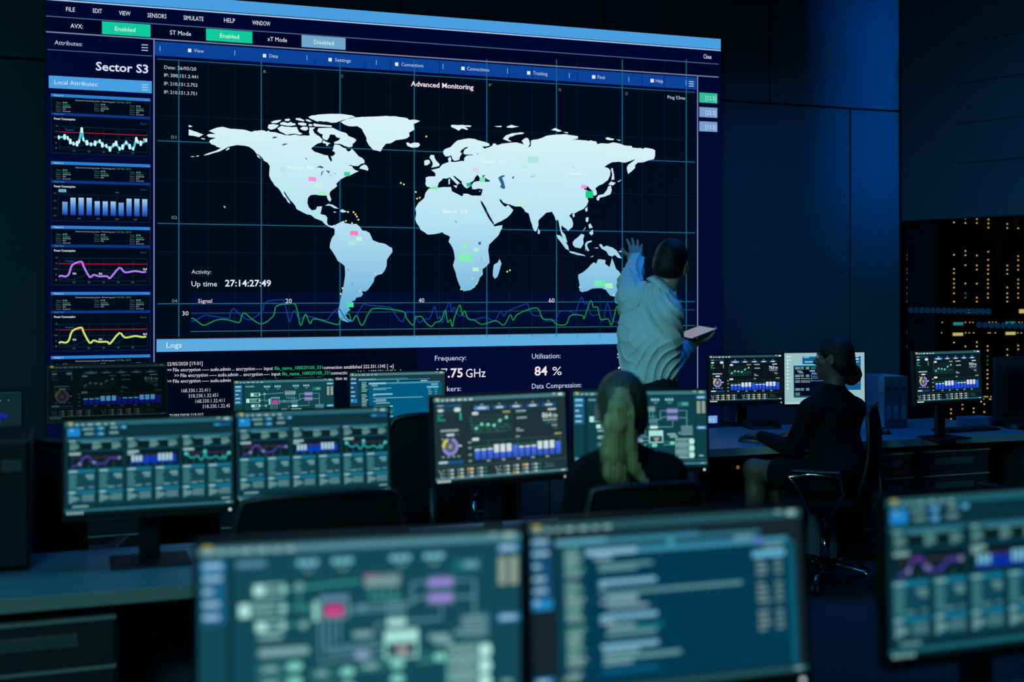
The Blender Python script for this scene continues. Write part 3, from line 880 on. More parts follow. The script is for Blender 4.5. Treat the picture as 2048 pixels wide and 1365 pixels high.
def side_panel(y0, kind):
    G = Gfx()
    K = sc_at(102)
    X0, Z0 = wp(102, y0)
    X1 = wp(300.5, y0)[0]
    Wd, H = X1 - X0, 119.5 / K

    def q(fx, fy):
        return (X0 + fx * Wd, Z0 - fy * H)

    def R(a, c, d, e, col, l=2, bottom=None):
        p, r = q(a, d), q(c, e)
        G.rect(p[0], r[0], r[1], p[1], col, l, bottom)

    def T(s, fx, fy, cap, wd, col, bold=False):
        p = q(fx, fy)
        G.text(s, p[0], p[1], cap * H, col, 5, wd * Wd, bold)
    R(0, 1, 0, 1, C(0, 8, 26), 1)
    G.frame(X0, X1, Z0 - H, Z0, 0.0035, C(8, 38, 70), 2)
    R(0, 1, 0, 0.052, C(40, 125, 205), 3)
    T('Window 12', 0.03, 0.044, 0.03, 0.09, C(190, 225, 245))
    T('...', 0.94, 0.035, 0.03, 0.04, C(190, 225, 245))
    T('Advanced monitoring system  Monitoring post', 0.24, 0.105, 0.026, 0.40, C(150, 160, 180))
    T('0.25', 0.65, 0.105, 0.026, 0.04, C(30, 160, 80))
    T('Plan', 0.70, 0.105, 0.026, 0.035, C(120, 130, 150))
    T('2018', 0.75, 0.105, 0.026, 0.05, C(30, 160, 80))
    for cx, n in ((0.05, 5), (0.43, 4), (0.79, 5)):
        for i in range(n):
            g_ = i == 1
            yy = 0.155 + 0.036 * i
            T(('Time:', 'CCT:', 'Data:', 'Mod. unit:', 'Unit:')[i], cx, yy, 0.022, 0.05, C(20, 120, 60) if g_ else C(95, 105, 125))
            T(('00:08', 'Enabled', '00/05/20', 'Mid', 'Secured')[i], cx + 0.065, yy, 0.024, (0.045, 0.07, 0.08, 0.03, 0.075)[i], C(20, 165, 75) if g_ else C(160, 168, 185))
    R(0, 1, 0.315, 0.362, C(10, 52, 128), 3)
    T('Graph View', 0.03, 0.352, 0.028, 0.1, C(70, 140, 200))
    T('Power Consumption', 0.03, 0.435, 0.034, 0.21, WHT, True)
    T('Export', 0.90, 0.45, 0.03, 0.065, C(30, 90, 130))
    gc = C(10, 46, 62)
    if kind != 'bars':
        for i in range(7):
            xx = 0.08 + 0.148 * i
            R(xx, xx + 0.004, 0.54, 0.925, gc, 3)
        for yy in (0.54, 0.735, 0.925):
            R(0.08, 0.97, yy, yy + 0.008, gc, 3)
        R(0.08, 0.97, 0.632, 0.645, C(175, 22, 48), 4)
        T('Threshold', 0.14, 0.61, 0.03, 0.08, C(20, 110, 190))
        for i, yy in enumerate((0.55, 0.645, 0.74, 0.835, 0.925)):
            T(('18', '16', '12.0', '8', '1')[i], 0.045 if i != 2 else 0.03, yy, 0.026, (0.02, 0.02, 0.035, 0.012, 0.01)[i], C(90, 110, 130))
        for i in range(5):
            T(('10', '20', '30', '40', '50')[i], 0.215 + 0.148 * i, 0.965, 0.028, 0.025, C(80, 110, 135))
        base = [((x - 110) / 900, (y - 50) / 545) for x, y in ((180, 540), (240, 535), (310, 542), (370, 520), (420, 498), (480, 512), (530, 530), (590, 495), (640, 480), (690, 530), (740, 500), (800, 430), (850, 470), (970, 470))]
        G.line([q(*p) for p in smooth(base)], 0.003, C(14, 50, 82), 4)
    if kind == 'dots':
        p = [(180, 465), (235, 460), (265, 470), (290, 505), (320, 525), (355, 525), (375, 500), (400, 390), (415, 480), (450, 515), (490, 530), (530, 520), (575, 500), (600, 535), (640, 545), (675, 575), (710, 535), (735, 520), (770, 572), (800, 555), (835, 510), (870, 550), (905, 570), (935, 480), (950, 500), (980, 515), (1035, 485)]
        ln = [((x - 105) / 970, (y - 35 - 0.03 * (x - 105)) / 585) for x, y in p]
        G.line([q(*a) for a in smooth(ln)], 0.012, C(60, 200, 215), 5)
        for i in range(0, len(ln)):
            a = q(*ln[i])
            r = 0.010 if i % 2 == 0 else 0.014
            G.pill(a[0] - r * 0.5, a[0] + r * 0.5, a[1] - r * 1.15, a[1] + r * 1.15, C(215, 248, 248), 6)
        T('36.1', 0.925, 0.72, 0.034, 0.04, WHT, True)
    elif kind == 'bars':
        R(0.07, 0.073, 0.55, 0.92, gc, 3)
        R(0.07, 0.97, 0.55, 0.557, gc, 3)
        for i in range(4):
            R(0.275 + 0.19 * i, 0.278 + 0.19 * i, 0.55, 0.9, gc, 3)
            T(('200', '400', '600', '800')[i], 0.26 + 0.19 * i, 0.965, 0.028, 0.035, C(80, 100, 120))
            T(('300', '200', '100', '0')[i], 0.025, 0.55 + 0.125 * i, 0.026, 0.03, C(60, 95, 120))
        R(0.075, 0.15, 0.465, 0.515, C(105, 195, 215), 4)
        T('Monthly', 0.085, 0.505, 0.028, 0.055, C(10, 50, 80))
        T('data', 0.64, 0.51, 0.028, 0.04, C(60, 110, 140))
        tops = [1090, 1050, 1050, 1052, 1085, 1087, 1088, 1100, 1060, 1062, 1065]
        for i, t in enumerate(tops):
            xa = (215 + 78 * i - 108) / 968
            t2 = (t - 695 - 0.025 * (78 * i)) / 585
            cap = i in (1, 2, 3, 4, 5, 6, 8, 9, 10)
            a, c_ = q(xa, t2), q(xa + 0.053, 0.90)
            zm = a[1] + (c_[1] - a[1]) * 0.5
            G.rect(a[0], c_[0], zm, a[1], C(165, 205, 240) if cap else C(120, 165, 225), 5, C(70, 135, 215))
            G.rect(a[0], c_[0], c_[1], zm, C(70, 135, 215), 5, C(16, 44, 165))
    else:
        col = C(178, 120, 240) if kind == 'purple' else C(205, 222, 110)
        ln = [((x - 110) / 900, (y - 50) / 545) for x, y in ((180, 518), (200, 508), (240, 515), (270, 490), (300, 408), (380, 378), (400, 420), (455, 520), (490, 498), (540, 512), (615, 512), (640, 530), (725, 432), (775, 475), (870, 462), (935, 473), (972, 468))]
        G.line([q(*a) for a in smooth(ln, 3)], 0.0105, col, 6)
        T('18.6', 0.215, 0.82, 0.034, 0.035, WHT, True)
        T('18.6', 0.475, 0.82, 0.034, 0.035, WHT, True)
        T('26.8', 0.925, 0.74, 0.034, 0.04, WHT, True)
    G.build('sidebar_chart', M['wallscreen'], VW, (0, LY, 0))


for y0, kd in ((187, 'dots'), (322.5, 'bars'), (451.3, 'purple'), (584.3, 'yellow'), (712.7, 'purple')):
    side_panel(y0, kd)

# ---------------------------------------------------------------- monitor pictures (160 x 90 units, y down from the top left)


class Pic(Gfx):
    """draws in zoomed coordinates of the region (x0, y0)-(x1, y1); the picture is w x h metres, centred on x, v from 0 at the bottom"""

    def __init__(s, w, h, k=1.0):
        super().__init__()
        s.w, s.h, s.k = w, h, k
        s.reg(0, 160, 0, 90)

    def reg(s, x0, x1, y0, y1):
        s.r = (x0, x1, y0, y1)

    def p(s, x, y):
        x0, x1, y0, y1 = s.r
        return ((x - x0) / (x1 - x0) * s.w - s.w / 2, (y1 - y) / (y1 - y0) * s.h)

    def col(s, c):
        return C(c[0], c[1], c[2], s.k)

    def R(s, a, b, c, d, col, l=1, bot=None):
        p, q = s.p(a, c), s.p(b, d)
        s.rect(p[0], q[0], q[1], p[1], s.col(col), l, s.col(bot) if bot else None)

    def P(s, a, b, c, d, col, l=3):
        p, q = s.p(a, c), s.p(b, d)
        s.pill(p[0], q[0], q[1], p[1], s.col(col), l)

    def F(s, a, b, c, d, t, col, l=3):
        p, q = s.p(a, c), s.p(b, d)
        s.frame(min(p[0], q[0]), max(p[0], q[0]), min(p[1], q[1]), max(p[1], q[1]), t / (s.r[1] - s.r[0]) * s.w, s.col(col), l)

    def Ln(s, pts, t, col, l=3):
        s.line([s.p(*a) for a in pts], t / (s.r[1] - s.r[0]) * s.w, s.col(col), l)

    def D(s, x, y, r, col, l=4):
        a = s.p(x, y)
        s.disc(a[0], a[1], r / (s.r[1] - s.r[0]) * s.w, s.col(col), l)

    def T(s, t, x, y, cap, x1, col, bold=False, l=5):
        a, b = s.p(x, y), s.p(x1, y)
        s.text(t, a[0], a[1], cap / (s.r[3] - s.r[2]) * s.h, s.col(col), l, b[0] - a[0], bold)

    def rows(s, x, y, wds, step, hgt, col, l=3):
        for i, w in enumerate(wds):
            if w:
                s.R(x, x + w, y + i * step, y + i * step + hgt, col, l)


TEAL = dict(bg=(12, 48, 58), top=(40, 100, 116), ink=(105, 152, 155), blue=(24, 110, 165), dblue=(10, 60, 100), line=(44, 92, 98), white=(145, 182, 182), bar=(10, 60, 200), pale=(170, 205, 225))
DARK = dict(bg=(10, 20, 24), top=(42, 84, 98), ink=(150, 172, 178), blue=(46, 122, 190), dblue=(18, 62, 112), line=(42, 74, 76), white=(215, 228, 232), bar=(20, 66, 205), pale=(205, 218, 240))
MIDT = dict(bg=(28, 50, 56), top=(70, 122, 136), ink=(140, 165, 160), blue=(70, 140, 200), dblue=(26, 84, 128), line=(60, 100, 98), white=(200, 220, 212), bar=(48, 84, 195), pale=(205, 222, 228))


def menu(g, c, x0=2, n=7):
    g.R(0, 160, 0, 4.4, c['top'])
    g.R(0, 160, 0, 1.2, c['line'], 2)
    g.R(x0, x0 + 4.4, 0.3, 1.7, (190, 175, 50), 3)
    x = x0 + 1.2
    for i in range(n):
        w = (3.2, 2.8, 2.8, 5.2, 5, 3.4, 4.6)[i]
        g.P(x, x + w, 2.2, 3.9, c['white'], 3)
        x += w + 2.6
    g.P(144, 148, 0.5, 1.6, c['white'], 3)
    g.P(151, 157, 0.5, 3.2, c['white'], 3)


def taskbar(g, c, y=84.5, icons=5):
    g.R(0, 160, y, y + 2.6, c['top'], 2)
    g.R(0, 160, y + 2.6, 90, tuple(int(v * 0.6) for v in c['bg']), 2)
    for i in range(icons):
        g.P(2 + 3.2 * i, 4.4 + 3.2 * i, y + 2.4, y + 5, c['white'], 3)
    g.P(152, 157, y + 0.6, y + 1.8, c['white'], 3)


def pic_dashboard(w, h, c, k=1.0, num='763', dim=1.0):
    g = Pic(w, h, k)
    dm = lambda q: tuple(v * dim for v in q)
    g.R(0, 160, 0, 90, c['bg'], 0)
    menu(g, c)
    g.reg(85, 1022, 168, 812)
    ink, wh = c['ink'], c['white']
    g.R(105, 275, 222, 238, c['dblue'])
    g.P(108, 150, 225, 235, ink)
    g.R(105, 272, 243, 281, tuple(int(v * 1.25) for v in c['bg']))
    g.P(110, 150, 256, 276, wh)
    g.P(222, 268, 248, 280, wh)
    for i in range(3):
        g.P(107, (148, 128, 162)[i], 295 + 19 * i, 306 + 19 * i, dm((30, 150, 130)))
        g.D(266, 297 + 19 * i, 6, dm((50, 215, 185)))
    g.P(125, 250, 411, 427, ink)
    g.P(165, 220, 444, 460, wh)
    g.P(125, 155, 448, 456, c['line'])
    g.P(228, 256, 448, 456, c['line'])
    a = g.p(190, 540)
    r = 55 / 937 * w
    g.ring(a[0], a[1], r * 0.62, r, -262, 78, g.col(dm((140, 132, 208))), 3)
    g.ring(a[0], a[1], r * 0.62, r * 1.02, 118, 182, g.col(dm((205, 195, 100))), 4)
    g.disc(a[0], a[1], r * 0.5, g.col(dm((95, 105, 112))), 3, 20)
    g.disc(a[0], a[1], r * 0.2, g.col(ink), 4)
    g.P(132, 148, 476, 488, ink)
    g.P(246, 268, 532, 544, wh)
    for x in (130, 166, 202, 236):
        g.P(x, x + 20, 611, 622, ink)
    g.R(105, 278, 648, 672, c['dblue'])
    g.P(108, 170, 650, 664, wh)
    for i, (x0, x1) in enumerate(((362, 468), (490, 590), (610, 710), (730, 830), (848, 948))):
        g.R(x0, x1, 245, 275, c['blue'] if i == 0 else c['dblue'])
        g.P(x0 + 24, x1 - 24, 254, 267, wh)
        g.P(x0 + 42, x1 - 42, 230, 240, ink)
    g.P(345, 390, 289, 311, wh)
    g.P(560, 616, 293, 305, dm((170, 165, 90)))
    for y in (318, 340, 362, 390, 417, 440):
        g.R(335, 630, y, y + 2.5, c['line'], 2)
    for i in range(9):
        g.P(358 + 26 * i, 372 + 26 * i, 444, 452, c['line'])
    for i in range(4):
        g.P(330, 344, 326 + 28 * i, 336 + 28 * i, c['line'])
    gp = [(345, 375), (362, 435), (378, 380), (400, 430), (430, 395), (465, 430), (480, 395), (520, 440), (532, 400), (560, 425), (575, 395), (610, 415)]
    g.Ln(gp, 4, dm((20, 140, 80)), 3)
    dp = [(372, 415), (410, 385), (455, 390), (498, 398), (540, 365), (587, 342)]
    g.Ln(dp, 3, dm((60, 150, 140)), 4)
    for x, y in dp:
        g.D(x, y, 10, dm((130, 225, 200)), 5)
    g.P(655, 730, 292, 306, ink)
    g.P(660, 735, 345, 358, ink)
    g.P(890, 952, 292, 304, wh)
    g.T(num, 846, 362, 38, 915, wh, True)
    g.T('Gb', 922, 360, 24, 960, wh, True)
    for i, x in enumerate((850, 872, 915, 928)):
        g.P(x, 958, 375 + 22 * i, 386 + 22 * i, c['line'] if i % 2 else ink)
    g.P(655, 682, 430, 440, ink)
    g.P(655, 710, 446, 456, ink)
    g.P(340, 390, 486, 508, wh)
    g.P(648, 680, 490, 500, ink)
    g.P(932, 986, 486, 497, dm((170, 165, 90)))
    g.R(340, 980, 511, 514, c['line'], 2)
    g.R(978, 981, 511, 655, c['line'], 2)
    for i in range(5):
        g.R(452 + 105 * i, 455 + 105 * i, 511, 655, c['line'], 2)
        g.P(438 + 106 * i, 466 + 106 * i, 660, 672, ink)
    for y in (518, 560, 612, 658):
        g.P(312, 336, y - 6, y + 6, ink)
    g.R(340, 980, 551, 555, dm((24, 130, 70)), 3)
    wc = c['pale']
    for i in range(14):
        x = 358 + 44.8 * i
        t = [572, 572, 570, 546, 546, 545, 560, 570, 570, 569, 543, 543, 542, 555][i]
        g.R(x, x + 34, t, 652, tuple(min(255, int(v * 1.15) + 20 * dim) for v in c['bar']), 4, c['bar'])
        big = i in (3, 4, 5, 10, 11, 12)
        if big or i in (0, 1, 2, 7, 8, 9):
            g.R(x, x + 34, t, t + (60 if big else 13), wc, 5)
    g.R(95, 1022, 689, 692, c['line'], 2)
    for ox in (0, 390):
        g.Ln([(108 + ox, 712), (122 + ox, 740), (122 + ox, 770), (150 + ox, 770)], 6, ink)
        g.Ln([(150 + ox, 712), (135 + ox, 718), (135 + ox, 745), (152 + ox, 745)], 5, ink)
        for ci, x in enumerate((165, 232, 300, 368)):
            for ri in range(3):
                cc = dm((175, 140, 60) if (ci, ri) in ((2, 0), (1, 2)) else ((70, 110, 118) if ri == 1 and ci != 2 else (96, 120, 122)))
                x0 = x + ox
                g.R(x0, x0 + 47, 709 + 27 * ri, 728 + 27 * ri, cc, 2)
                g.P(x0 + 24, x0 + 42, 713 + 27 * ri, 724 + 27 * ri, wh, 3)
        for ri in range(3):
            g.P(424 + ox, 438 + ox, 714 + 27 * ri, 722 + 27 * ri, dm((40, 160, 130)))
    g.P(850, 872, 709, 716, c['line'])
    g.P(860, 920, 722, 730, c['line'])
    g.P(850, 930, 740, 750, c['line'])
    g.reg(0, 160, 0, 90)
    taskbar(g, c)
    return g


def pic_cards(w, h, c, k=1.0):
    g = Pic(w, h, k)
    g.R(0, 160, 0, 90, c['bg'], 0)
    menu(g, c, 3)
    ink, wh = c['ink'], c['white']
    g.R(2.6, 14.2, 6, 14.2, (26, 130, 200))
    g.P(5, 8, 7.5, 9, wh)
    g.P(16, 27, 6.3, 8.6, ink)
    g.P(18, 27, 11, 13.3, ink)
    g.R(28, 37, 5.6, 8.8, (14, 90, 140))
    g.P(31, 36, 6, 8.4, (90, 170, 205))
    g.R(28, 37, 10.8, 14, (14, 90, 140))
    g.P(31, 36, 11.2, 13.6, (90, 170, 205))
    g.P(42, 49, 5.6, 8, ink)
    g.P(41, 50, 10.6, 13, ink)
    g.R(50, 57, 5.2, 8.4, (14, 90, 140))
    g.P(53, 57, 5.6, 8, (90, 170, 205))
    g.R(141, 158, 6.2, 9.2, (14, 86, 140))
    g.P(142, 147, 6.6, 8.8, (50, 140, 190))
    g.R(0, 160, 16.4, 17, c['line'])
    dk = tuple(int(v * 0.66) for v in c['bg'])
    for x0, x1, kd in ((3, 53.5, 0), (57, 107, 1), (110, 158, 2)):
        wd = x1 - x0
        g.R(x0, x1, 17.4, 45, dk, 1)
        g.R(x0, x1, 17.4, 19.6, (34, 110, 135), 2)
        g.P(x0 + 1, x0 + 7, 18, 19.2, wh)
        g.P(x0 + 12, x1 - 10, 19.8, 20.6, ink)
        for fx in (0.03, 0.44, 0.8):
            for i in range(5):
                g.P(x0 + wd * fx, x0 + wd * fx + (7, 9, 8, 9, 6)[i], 20.8 + 1.35 * i, 21.8 + 1.35 * i, (62, 128, 108) if i == 1 else ink)
        g.R(x0, x1, 28.1, 29.2, (16, 74, 92), 2)
        g.P(x0 + 1, x0 + 12, 30, 32.4, wh)
        for i in range(6):
            g.R(x0 + 4 + wd * 0.15 * i, x0 + 4.3 + wd * 0.15 * i, 34, 44, c['line'], 2)
            g.P(x0 + 3 + wd * 0.15 * i, x0 + 5 + wd * 0.15 * i, 44, 44.8, c['line'], 3)
        g.R(x0 + 4, x1 - 3, 35, 35.5, (92, 42, 55), 3)
        if kd == 0:
            ln = [(4, 43), (9, 42), (12, 40), (14, 35.5), (18.5, 33.6), (21, 36), (23.5, 41), (34, 41), (39, 36), (43, 37), (48, 35.5)]
            g.Ln(smooth([(x0 + a, b) for a, b in ln], 3), 1.5, (72, 56, 160), 5)
            g.Ln([(x0 + 14, 35.5), (x0 + 18.5, 33.6)], 1.5, (104, 54, 150), 6)
            for a, b in ((11, 41), (24, 40), (47.5, 36.6)):
                g.D(x0 + a, b, 1.7, (120, 124, 160), 6)
        elif kd == 1:
            for i in range(12):
                big = i in (0, 1, 2, 7, 8, 9, 10)
                xa = x0 + 5 + 3.6 * i
                t = 35.2 if i in (0, 1, 2) else 34
                g.R(xa, xa + 2.6, 36, 43, c['bar'], 4)
                if big:
                    g.R(xa, xa + 2.6, t, 41, c['pale'], 5)
            g.P(x0 + 1, x0 + 8, 33, 34.4, wh)
        else:
            ln = [(3, 36), (5, 35), (7, 38.6), (11, 40), (15, 38), (18, 42), (21, 40.5), (22.5, 33.5), (24, 40), (29, 41), (33, 39.5), (38, 42.4), (40, 39), (42, 42.8), (44, 38), (46, 37)]
            g.Ln(smooth([(x0 + a, b) for a, b in ln], 3), 1.4, (44, 158, 162), 5)
            for a, b in ((4, 35.6), (22.4, 34), (46, 36.6)):
                g.D(x0 + a, b, 1.8, (70, 195, 195), 6)
    for i, (x0, x1) in enumerate(((3, 28), (31, 54), (57, 81), (84, 107), (110, 132), (135, 158))):
        g.R(x0, x1, 46.5, 79.5, tuple(int(v * 1.42) for v in c['bg']), 1)
        g.R(x0, x1, 46.5, 49.8, (16, 108, 138), 2)
        g.P(x0 + 1, x0 + 9, 47.2, 49, wh)
        for j in range(7):
            g.P(x0 + 1, x0 + 1 + (7, 8, 6, 8, 7, 6, 8)[(i + j) % 7], 51 + 2.1 * j, 52.4 + 2.1 * j, (62, 124, 128))
        g.P(x1 - 9, x1 - 1, 51.6, 54.2, ink)
        g.P(x1 - 7, x1 - 1, 54.8, 56.4, ink)
        g.P(x0 + 8, x0 + 15, 63.6, 65, ink)
        g.P(x1 - 6, x1 - 1, 63.4, 64.4, ink)
        g.R(x0, x1, 66.8, 70, (16, 108, 138), 2)
        g.P(x0 + 1, x0 + 7, 67.4, 69.4, wh)
        for j in range(5):
            g.P(x0 + 1, x0 + (5, 9, 11, 8, 4)[j], 71 + 1.5 * j, 72.3 + 1.5 * j, (100, 146, 146))
        for j in range(4):
            g.P(x1 - 12, x1 - 1, 71.2 + 1.6 * j, 72 + 1.6 * j, ink)
    g.P(7, 22, 81, 83, ink)
    g.P(148, 157, 80.6, 82.4, ink)
    taskbar(g, c)
    return g


def pic_schematic(w, h, c, k=1.0):
    g = Pic(w, h, k)
    g.R(0, 160, 0, 90, c['bg'], 0)
    menu(g, c)
    ink, wh = c['ink'], c['white']
    mint, steel = (150, 215, 205), (98, 150, 165)
    g.R(12.5, 17, 6, 86, tuple(int(v * 0.8) for v in c['bg']), 1)
    g.R(147, 148, 6, 86, tuple(int(v * 0.8) for v in c['bg']), 1)
    for i in range(6):
        y = 7.5 + 6.2 * i if i < 5 else 76
        g.R(1, 13, y, y + 5.6, c['blue'] if i == 0 or i == 5 else tuple(int(v * 0.8) for v in c['blue']), 1)
        g.P(2, (11, 11, 7, 10, 10, 8)[i], y + 1, y + 3.2, (150, 190, 215))
    g.P(17.5, 32, 8.4, 11, (86, 140, 165))
    for x in (46, 63, 92, 109):
        for j in range(3):
            g.D(x + 2.4 + 3.6 * j, 10.4, 1.7, (110, 185, 200), 3)
        g.Ln([(x + 4, 13.2), (x + 6.5, 15), (x + 9, 13.2)], 0.8, ink)
    g.R(125, 139, 13, 19, (24, 104, 110))
    g.P(130, 138, 14, 17.4, steel)
    # left inputs
    for x0, x1, y0, y1 in ((26, 41, 20, 25.6), (19, 41, 29, 35.6), (27, 41, 38.4, 43)):
        g.F(x0, x1, y0, y1, 0.7, mint)
        g.P(x0, x0 + 5.4, y0, y1, (175, 232, 222), 4)
        for j in range(3):
            g.R(x0 + 6.5, x1 - 5, y0 + 1 + 1.5 * j, y0 + 1.8 + 1.5 * j, ink)
        g.D(x1 - 1, (y0 + y1) / 2, 1.6, mint, 4)
    g.P(28, 40, 44.6, 47, ink)
    g.Ln([(41, 23), (78, 21)], 1.0, (60, 165, 150))
    g.Ln([(48, 23), (48, 34), (58, 34)], 0.9, (60, 150, 140))
    g.Ln([(41, 32), (56, 32)], 0.9, (60, 150, 140))
    g.Ln([(41, 40.5), (50, 40.5), (56, 38)], 0.9, (60, 150, 140))
    g.D(48, 22, 2, ink, 4)
    g.D(50, 41, 2, ink, 4)
    g.F(58, 72, 27.5, 39, 1.0, steel)
    g.R(58, 72, 27.5, 30.5, (90, 130, 165), 2)
    g.R(60.4, 69.4, 32.4, 37.4, (205, 62, 135), 5)
    for j in range(4):
        g.D(56, 31 + 2.4 * j, 1.4, mint, 4)
    for j in range(3):
        g.Ln([(61 + 3.3 * j, 39), (61 + 3.3 * j, 54 - 2 * j)], 0.8, steel)
    g.Ln([(72, 34), (102, 34), (108, 31), (112, 31)], 1.0, steel)
    g.Ln([(72, 36.2), (100, 36.2)], 0.8, steel)
    g.D(79, 34, 1.6, steel, 4)
    # top box
    g.R(80, 98, 18, 24.5, (100, 125, 128), 2)
    g.R(80, 86, 18, 19.4, (150, 110, 120), 3)
    for j in range(6):
        g.R(81 + 2.8 * j, 82.6 + 2.8 * j, 19.6, 24, ink, 3)
    for j in range(4):
        g.Ln([(83 + 4 * j, 24.5), (83 + 4 * j, 30 + j)], 0.8, (70, 160, 150))
    for j in range(4):
        g.Ln([(92 + 2.6 * j, 32), (92 + 2.6 * j, 44)], 0.8, steel)
    g.Ln([(83, 30), (99, 30)], 0.8, (70, 160, 150))
    for y in (20.5, 28.5):
        g.R(111.5, 125.5, y, y + 6.8, (70, 105, 120), 2)
        g.R(112.5, 124.5, y + 1.5, y + 5.2, (150, 135, 215), 4)
    g.Ln([(112, 23.5), (104, 23.5), (104, 33)], 1.0, steel)
    g.Ln([(125.5, 23.5), (136, 23.5), (136, 43)], 1.0, steel)
    g.Ln([(125.5, 32), (136, 32)], 1.0, steel)
    g.Ln([(119, 35.3), (119, 42.5), (100, 42.5)], 1.0, steel)
    g.Ln([(90, 42.5), (86, 42.5), (86, 52), (60, 54)], 1.0, steel)
    g.P(91, 101, 41, 44.4, (175, 232, 222), 5)
    g.R(90, 107, 47, 53, (165, 225, 215), 4)
    g.F(90, 107, 46.5, 61, 1.2, mint)
    g.poly([g.p(95, 55), g.p(103, 55), g.p(99, 60)], g.col((165, 150, 150)), 4)
    g.P(75, 83, 56, 60, (130, 160, 190), 4)
    g.Ln([(62, 56), (90, 54)], 1.0, steel)
    g.Ln([(58, 40), (58, 60), (90, 58)], 1.0, steel)
    g.P(74, 84, 46, 49, ink)
    g.P(28, 53, 51.5, 55.5, ink)
    g.P(112, 123, 50, 52.6, ink)
    g.P(115, 125, 53, 55.4, ink)
    g.F(129, 143, 41.5, 52.5, 0.6, steel)
    for j in range(5):
        g.R(130, 142, 42.6 + 2 * j, 43.6 + 2 * j, ink)
    g.D(127, 50, 1.6, steel)
    for x0, x1, y, cap in ((28, 42, 59.5, 0), (42, 49.5, 59, 1), (54, 66, 63.5, 0), (68, 75, 63.5, 1), (77, 91, 61.5, 0), (93, 100, 61.5, 1), (108, 114, 59.5, 0), (115, 121, 59.5, 1), (28, 42, 66.5, 0), (42, 49.5, 66.5, 1), (54, 66, 71, 0), (68, 75, 71, 1), (93, 100, 69, 1)):
        if cap:
            g.P(x0, x1, y, y + 4.4, (120, 205, 190), 4)
        else:
            g.F(x0, x1, y, y + 4.6, 0.6, (60, 150, 140))
            g.P(x0 + 2, x1 - 4, y + 1, y + 3.4, ink)
    for y in (56.5, 64.5, 72.5):
        g.F(122, 144, y, y + 7, 0.7, mint)
        for j in range(3):
            g.R(124, 137, y + 1.4 + 1.8 * j, y + 2.2 + 1.8 * j, wh)
        g.P(138, 145, y, y + 7, (175, 232, 222), 4)
    g.Ln([(107, 64), (122, 62), (122, 76)], 0.9, (60, 150, 140))
    g.P(24, 45, 74.5, 77, ink)
    g.R(147.5, 160, 6.4, 10, c['blue'])
    g.P(149, 158, 7, 9.4, (150, 190, 215))
    for x in (148.5, 154.5):
        for j in range(8):
            g.R(x, x + 4.2, 13 + 1.8 * j, 14.2 + 1.8 * j, (165, 185, 165))
    g.R(147.5, 160, 42, 46, c['blue'])
    g.P(149, 158, 42.8, 45, (150, 190, 215))
    g.P(150, 156, 76, 78, ink)
    g.R(0, 160, 81, 81.8, c['line'])
    taskbar(g, c)
    return g


def pic_code(w, h, c, k=1.0, ink2=(150, 180, 182), body=(0, 88, 126)):
    g = Pic(w, h, k)
    g.R(0, 160, 0, 90, c['bg'], 0)
    menu(g, c)
    for i, y in enumerate((7, 13, 19.5, 26, 32, 38)):
        g.R(1, 12, y, y + 5.6, (30, 128, 190) if i == 5 else (14, 78, 120), 1)
        g.P(1.6, (10.5, 10.5, 6, 8.5, 9, 5)[i], y + 0.7, y + 2.6, (150, 195, 215))
    g.R(14.5, 134, 9, 82, (4, 62, 82), 1)
    g.R(14.5, 43, 8.6, 11.4, (95, 165, 190), 2)
    g.R(43, 97, 8.6, 11.4, (40, 118, 142), 2)
    g.R(14.5, 134, 10.6, 11.4, (80, 150, 170), 3)
    g.P(118, 130, 12.6, 14.4, ink2, 3)
    for j in range(26):
        wdt = (9, 8, 10, 7, 11, 9)[j % 6]
        if j % 9 != 6:
            g.P(19, 19 + wdt, 13.4 + 2.55 * j, 15 + 2.55 * j, (130, 170, 165) if j % 4 else (90, 160, 140), 3)
    g.R(31, 151, 14.6, 84, body, 2)
    g.R(31, 151, 14.6, 17.4, (58, 140, 168), 3)
    g.R(31, 60, 14.6, 17.4, (135, 190, 215), 4)
    g.D(80, 13.4, 2, (50, 150, 165), 5)
    g.D(133, 16, 2.2, (96, 110, 200), 5)
    blk = [(35.5, 46, 18.4, 20.2, 0), (38, 69, 22.6, 24.2, 1), (38, 60, 24.6, 26, 1), (38, 71, 31, 33.4, 2), (38, 42, 33.4, 34.6, 0), (38, 122, 37, 38.6, 1), (42, 60, 39.4, 41, 0), (38, 60, 41.6, 43, 0), (42, 66, 44.4, 46, 0),
           (38, 71, 49, 51.4, 2), (38, 46, 52, 53.4, 0), (42, 58, 54.4, 56.4, 0), (58, 74, 55, 57.4, 3), (41, 70, 58, 60, 1), (38, 71, 64, 66.4, 2), (39, 60, 67.4, 69, 0), (39, 84, 70.2, 72.4, 1), (39, 56, 73, 74.4, 0), (38, 70, 77, 79, 4)]
    for x0, x1, y0, y1, kd in blk:
        col = ((130, 172, 182), (98, 152, 158), (120, 182, 208), (22, 112, 120), (10, 92, 132))[kd]
        g.P(x0, x1, y0, y1, col, 3)
    g.P(136, 148, 18.4, 20.2, ink2, 3)
    g.R(129, 149, 21.6, 25, (95, 175, 205), 3)
    for j in range(14):
        if j % 5 != 3:
            g.P(131, 131 + (5, 7, 6, 8)[j % 4], 27 + 3 * j, 28.4 + 3 * j, (120, 150, 150), 3)
            g.P(142, 147, 27 + 3 * j, 28.4 + 3 * j, (105, 140, 140), 3)
    g.R(151, 155, 17, 84, tuple(int(v * 1.2) for v in (8, 70, 90)), 2)
    g.R(1, 12, 78, 82.5, (26, 110, 160))
    g.P(2, 9, 79, 81, (150, 195, 215))
    g.P(16, 26, 79, 81.5, (100, 130, 130), 4)
    taskbar(g, c, 85.6, 0)
    return g


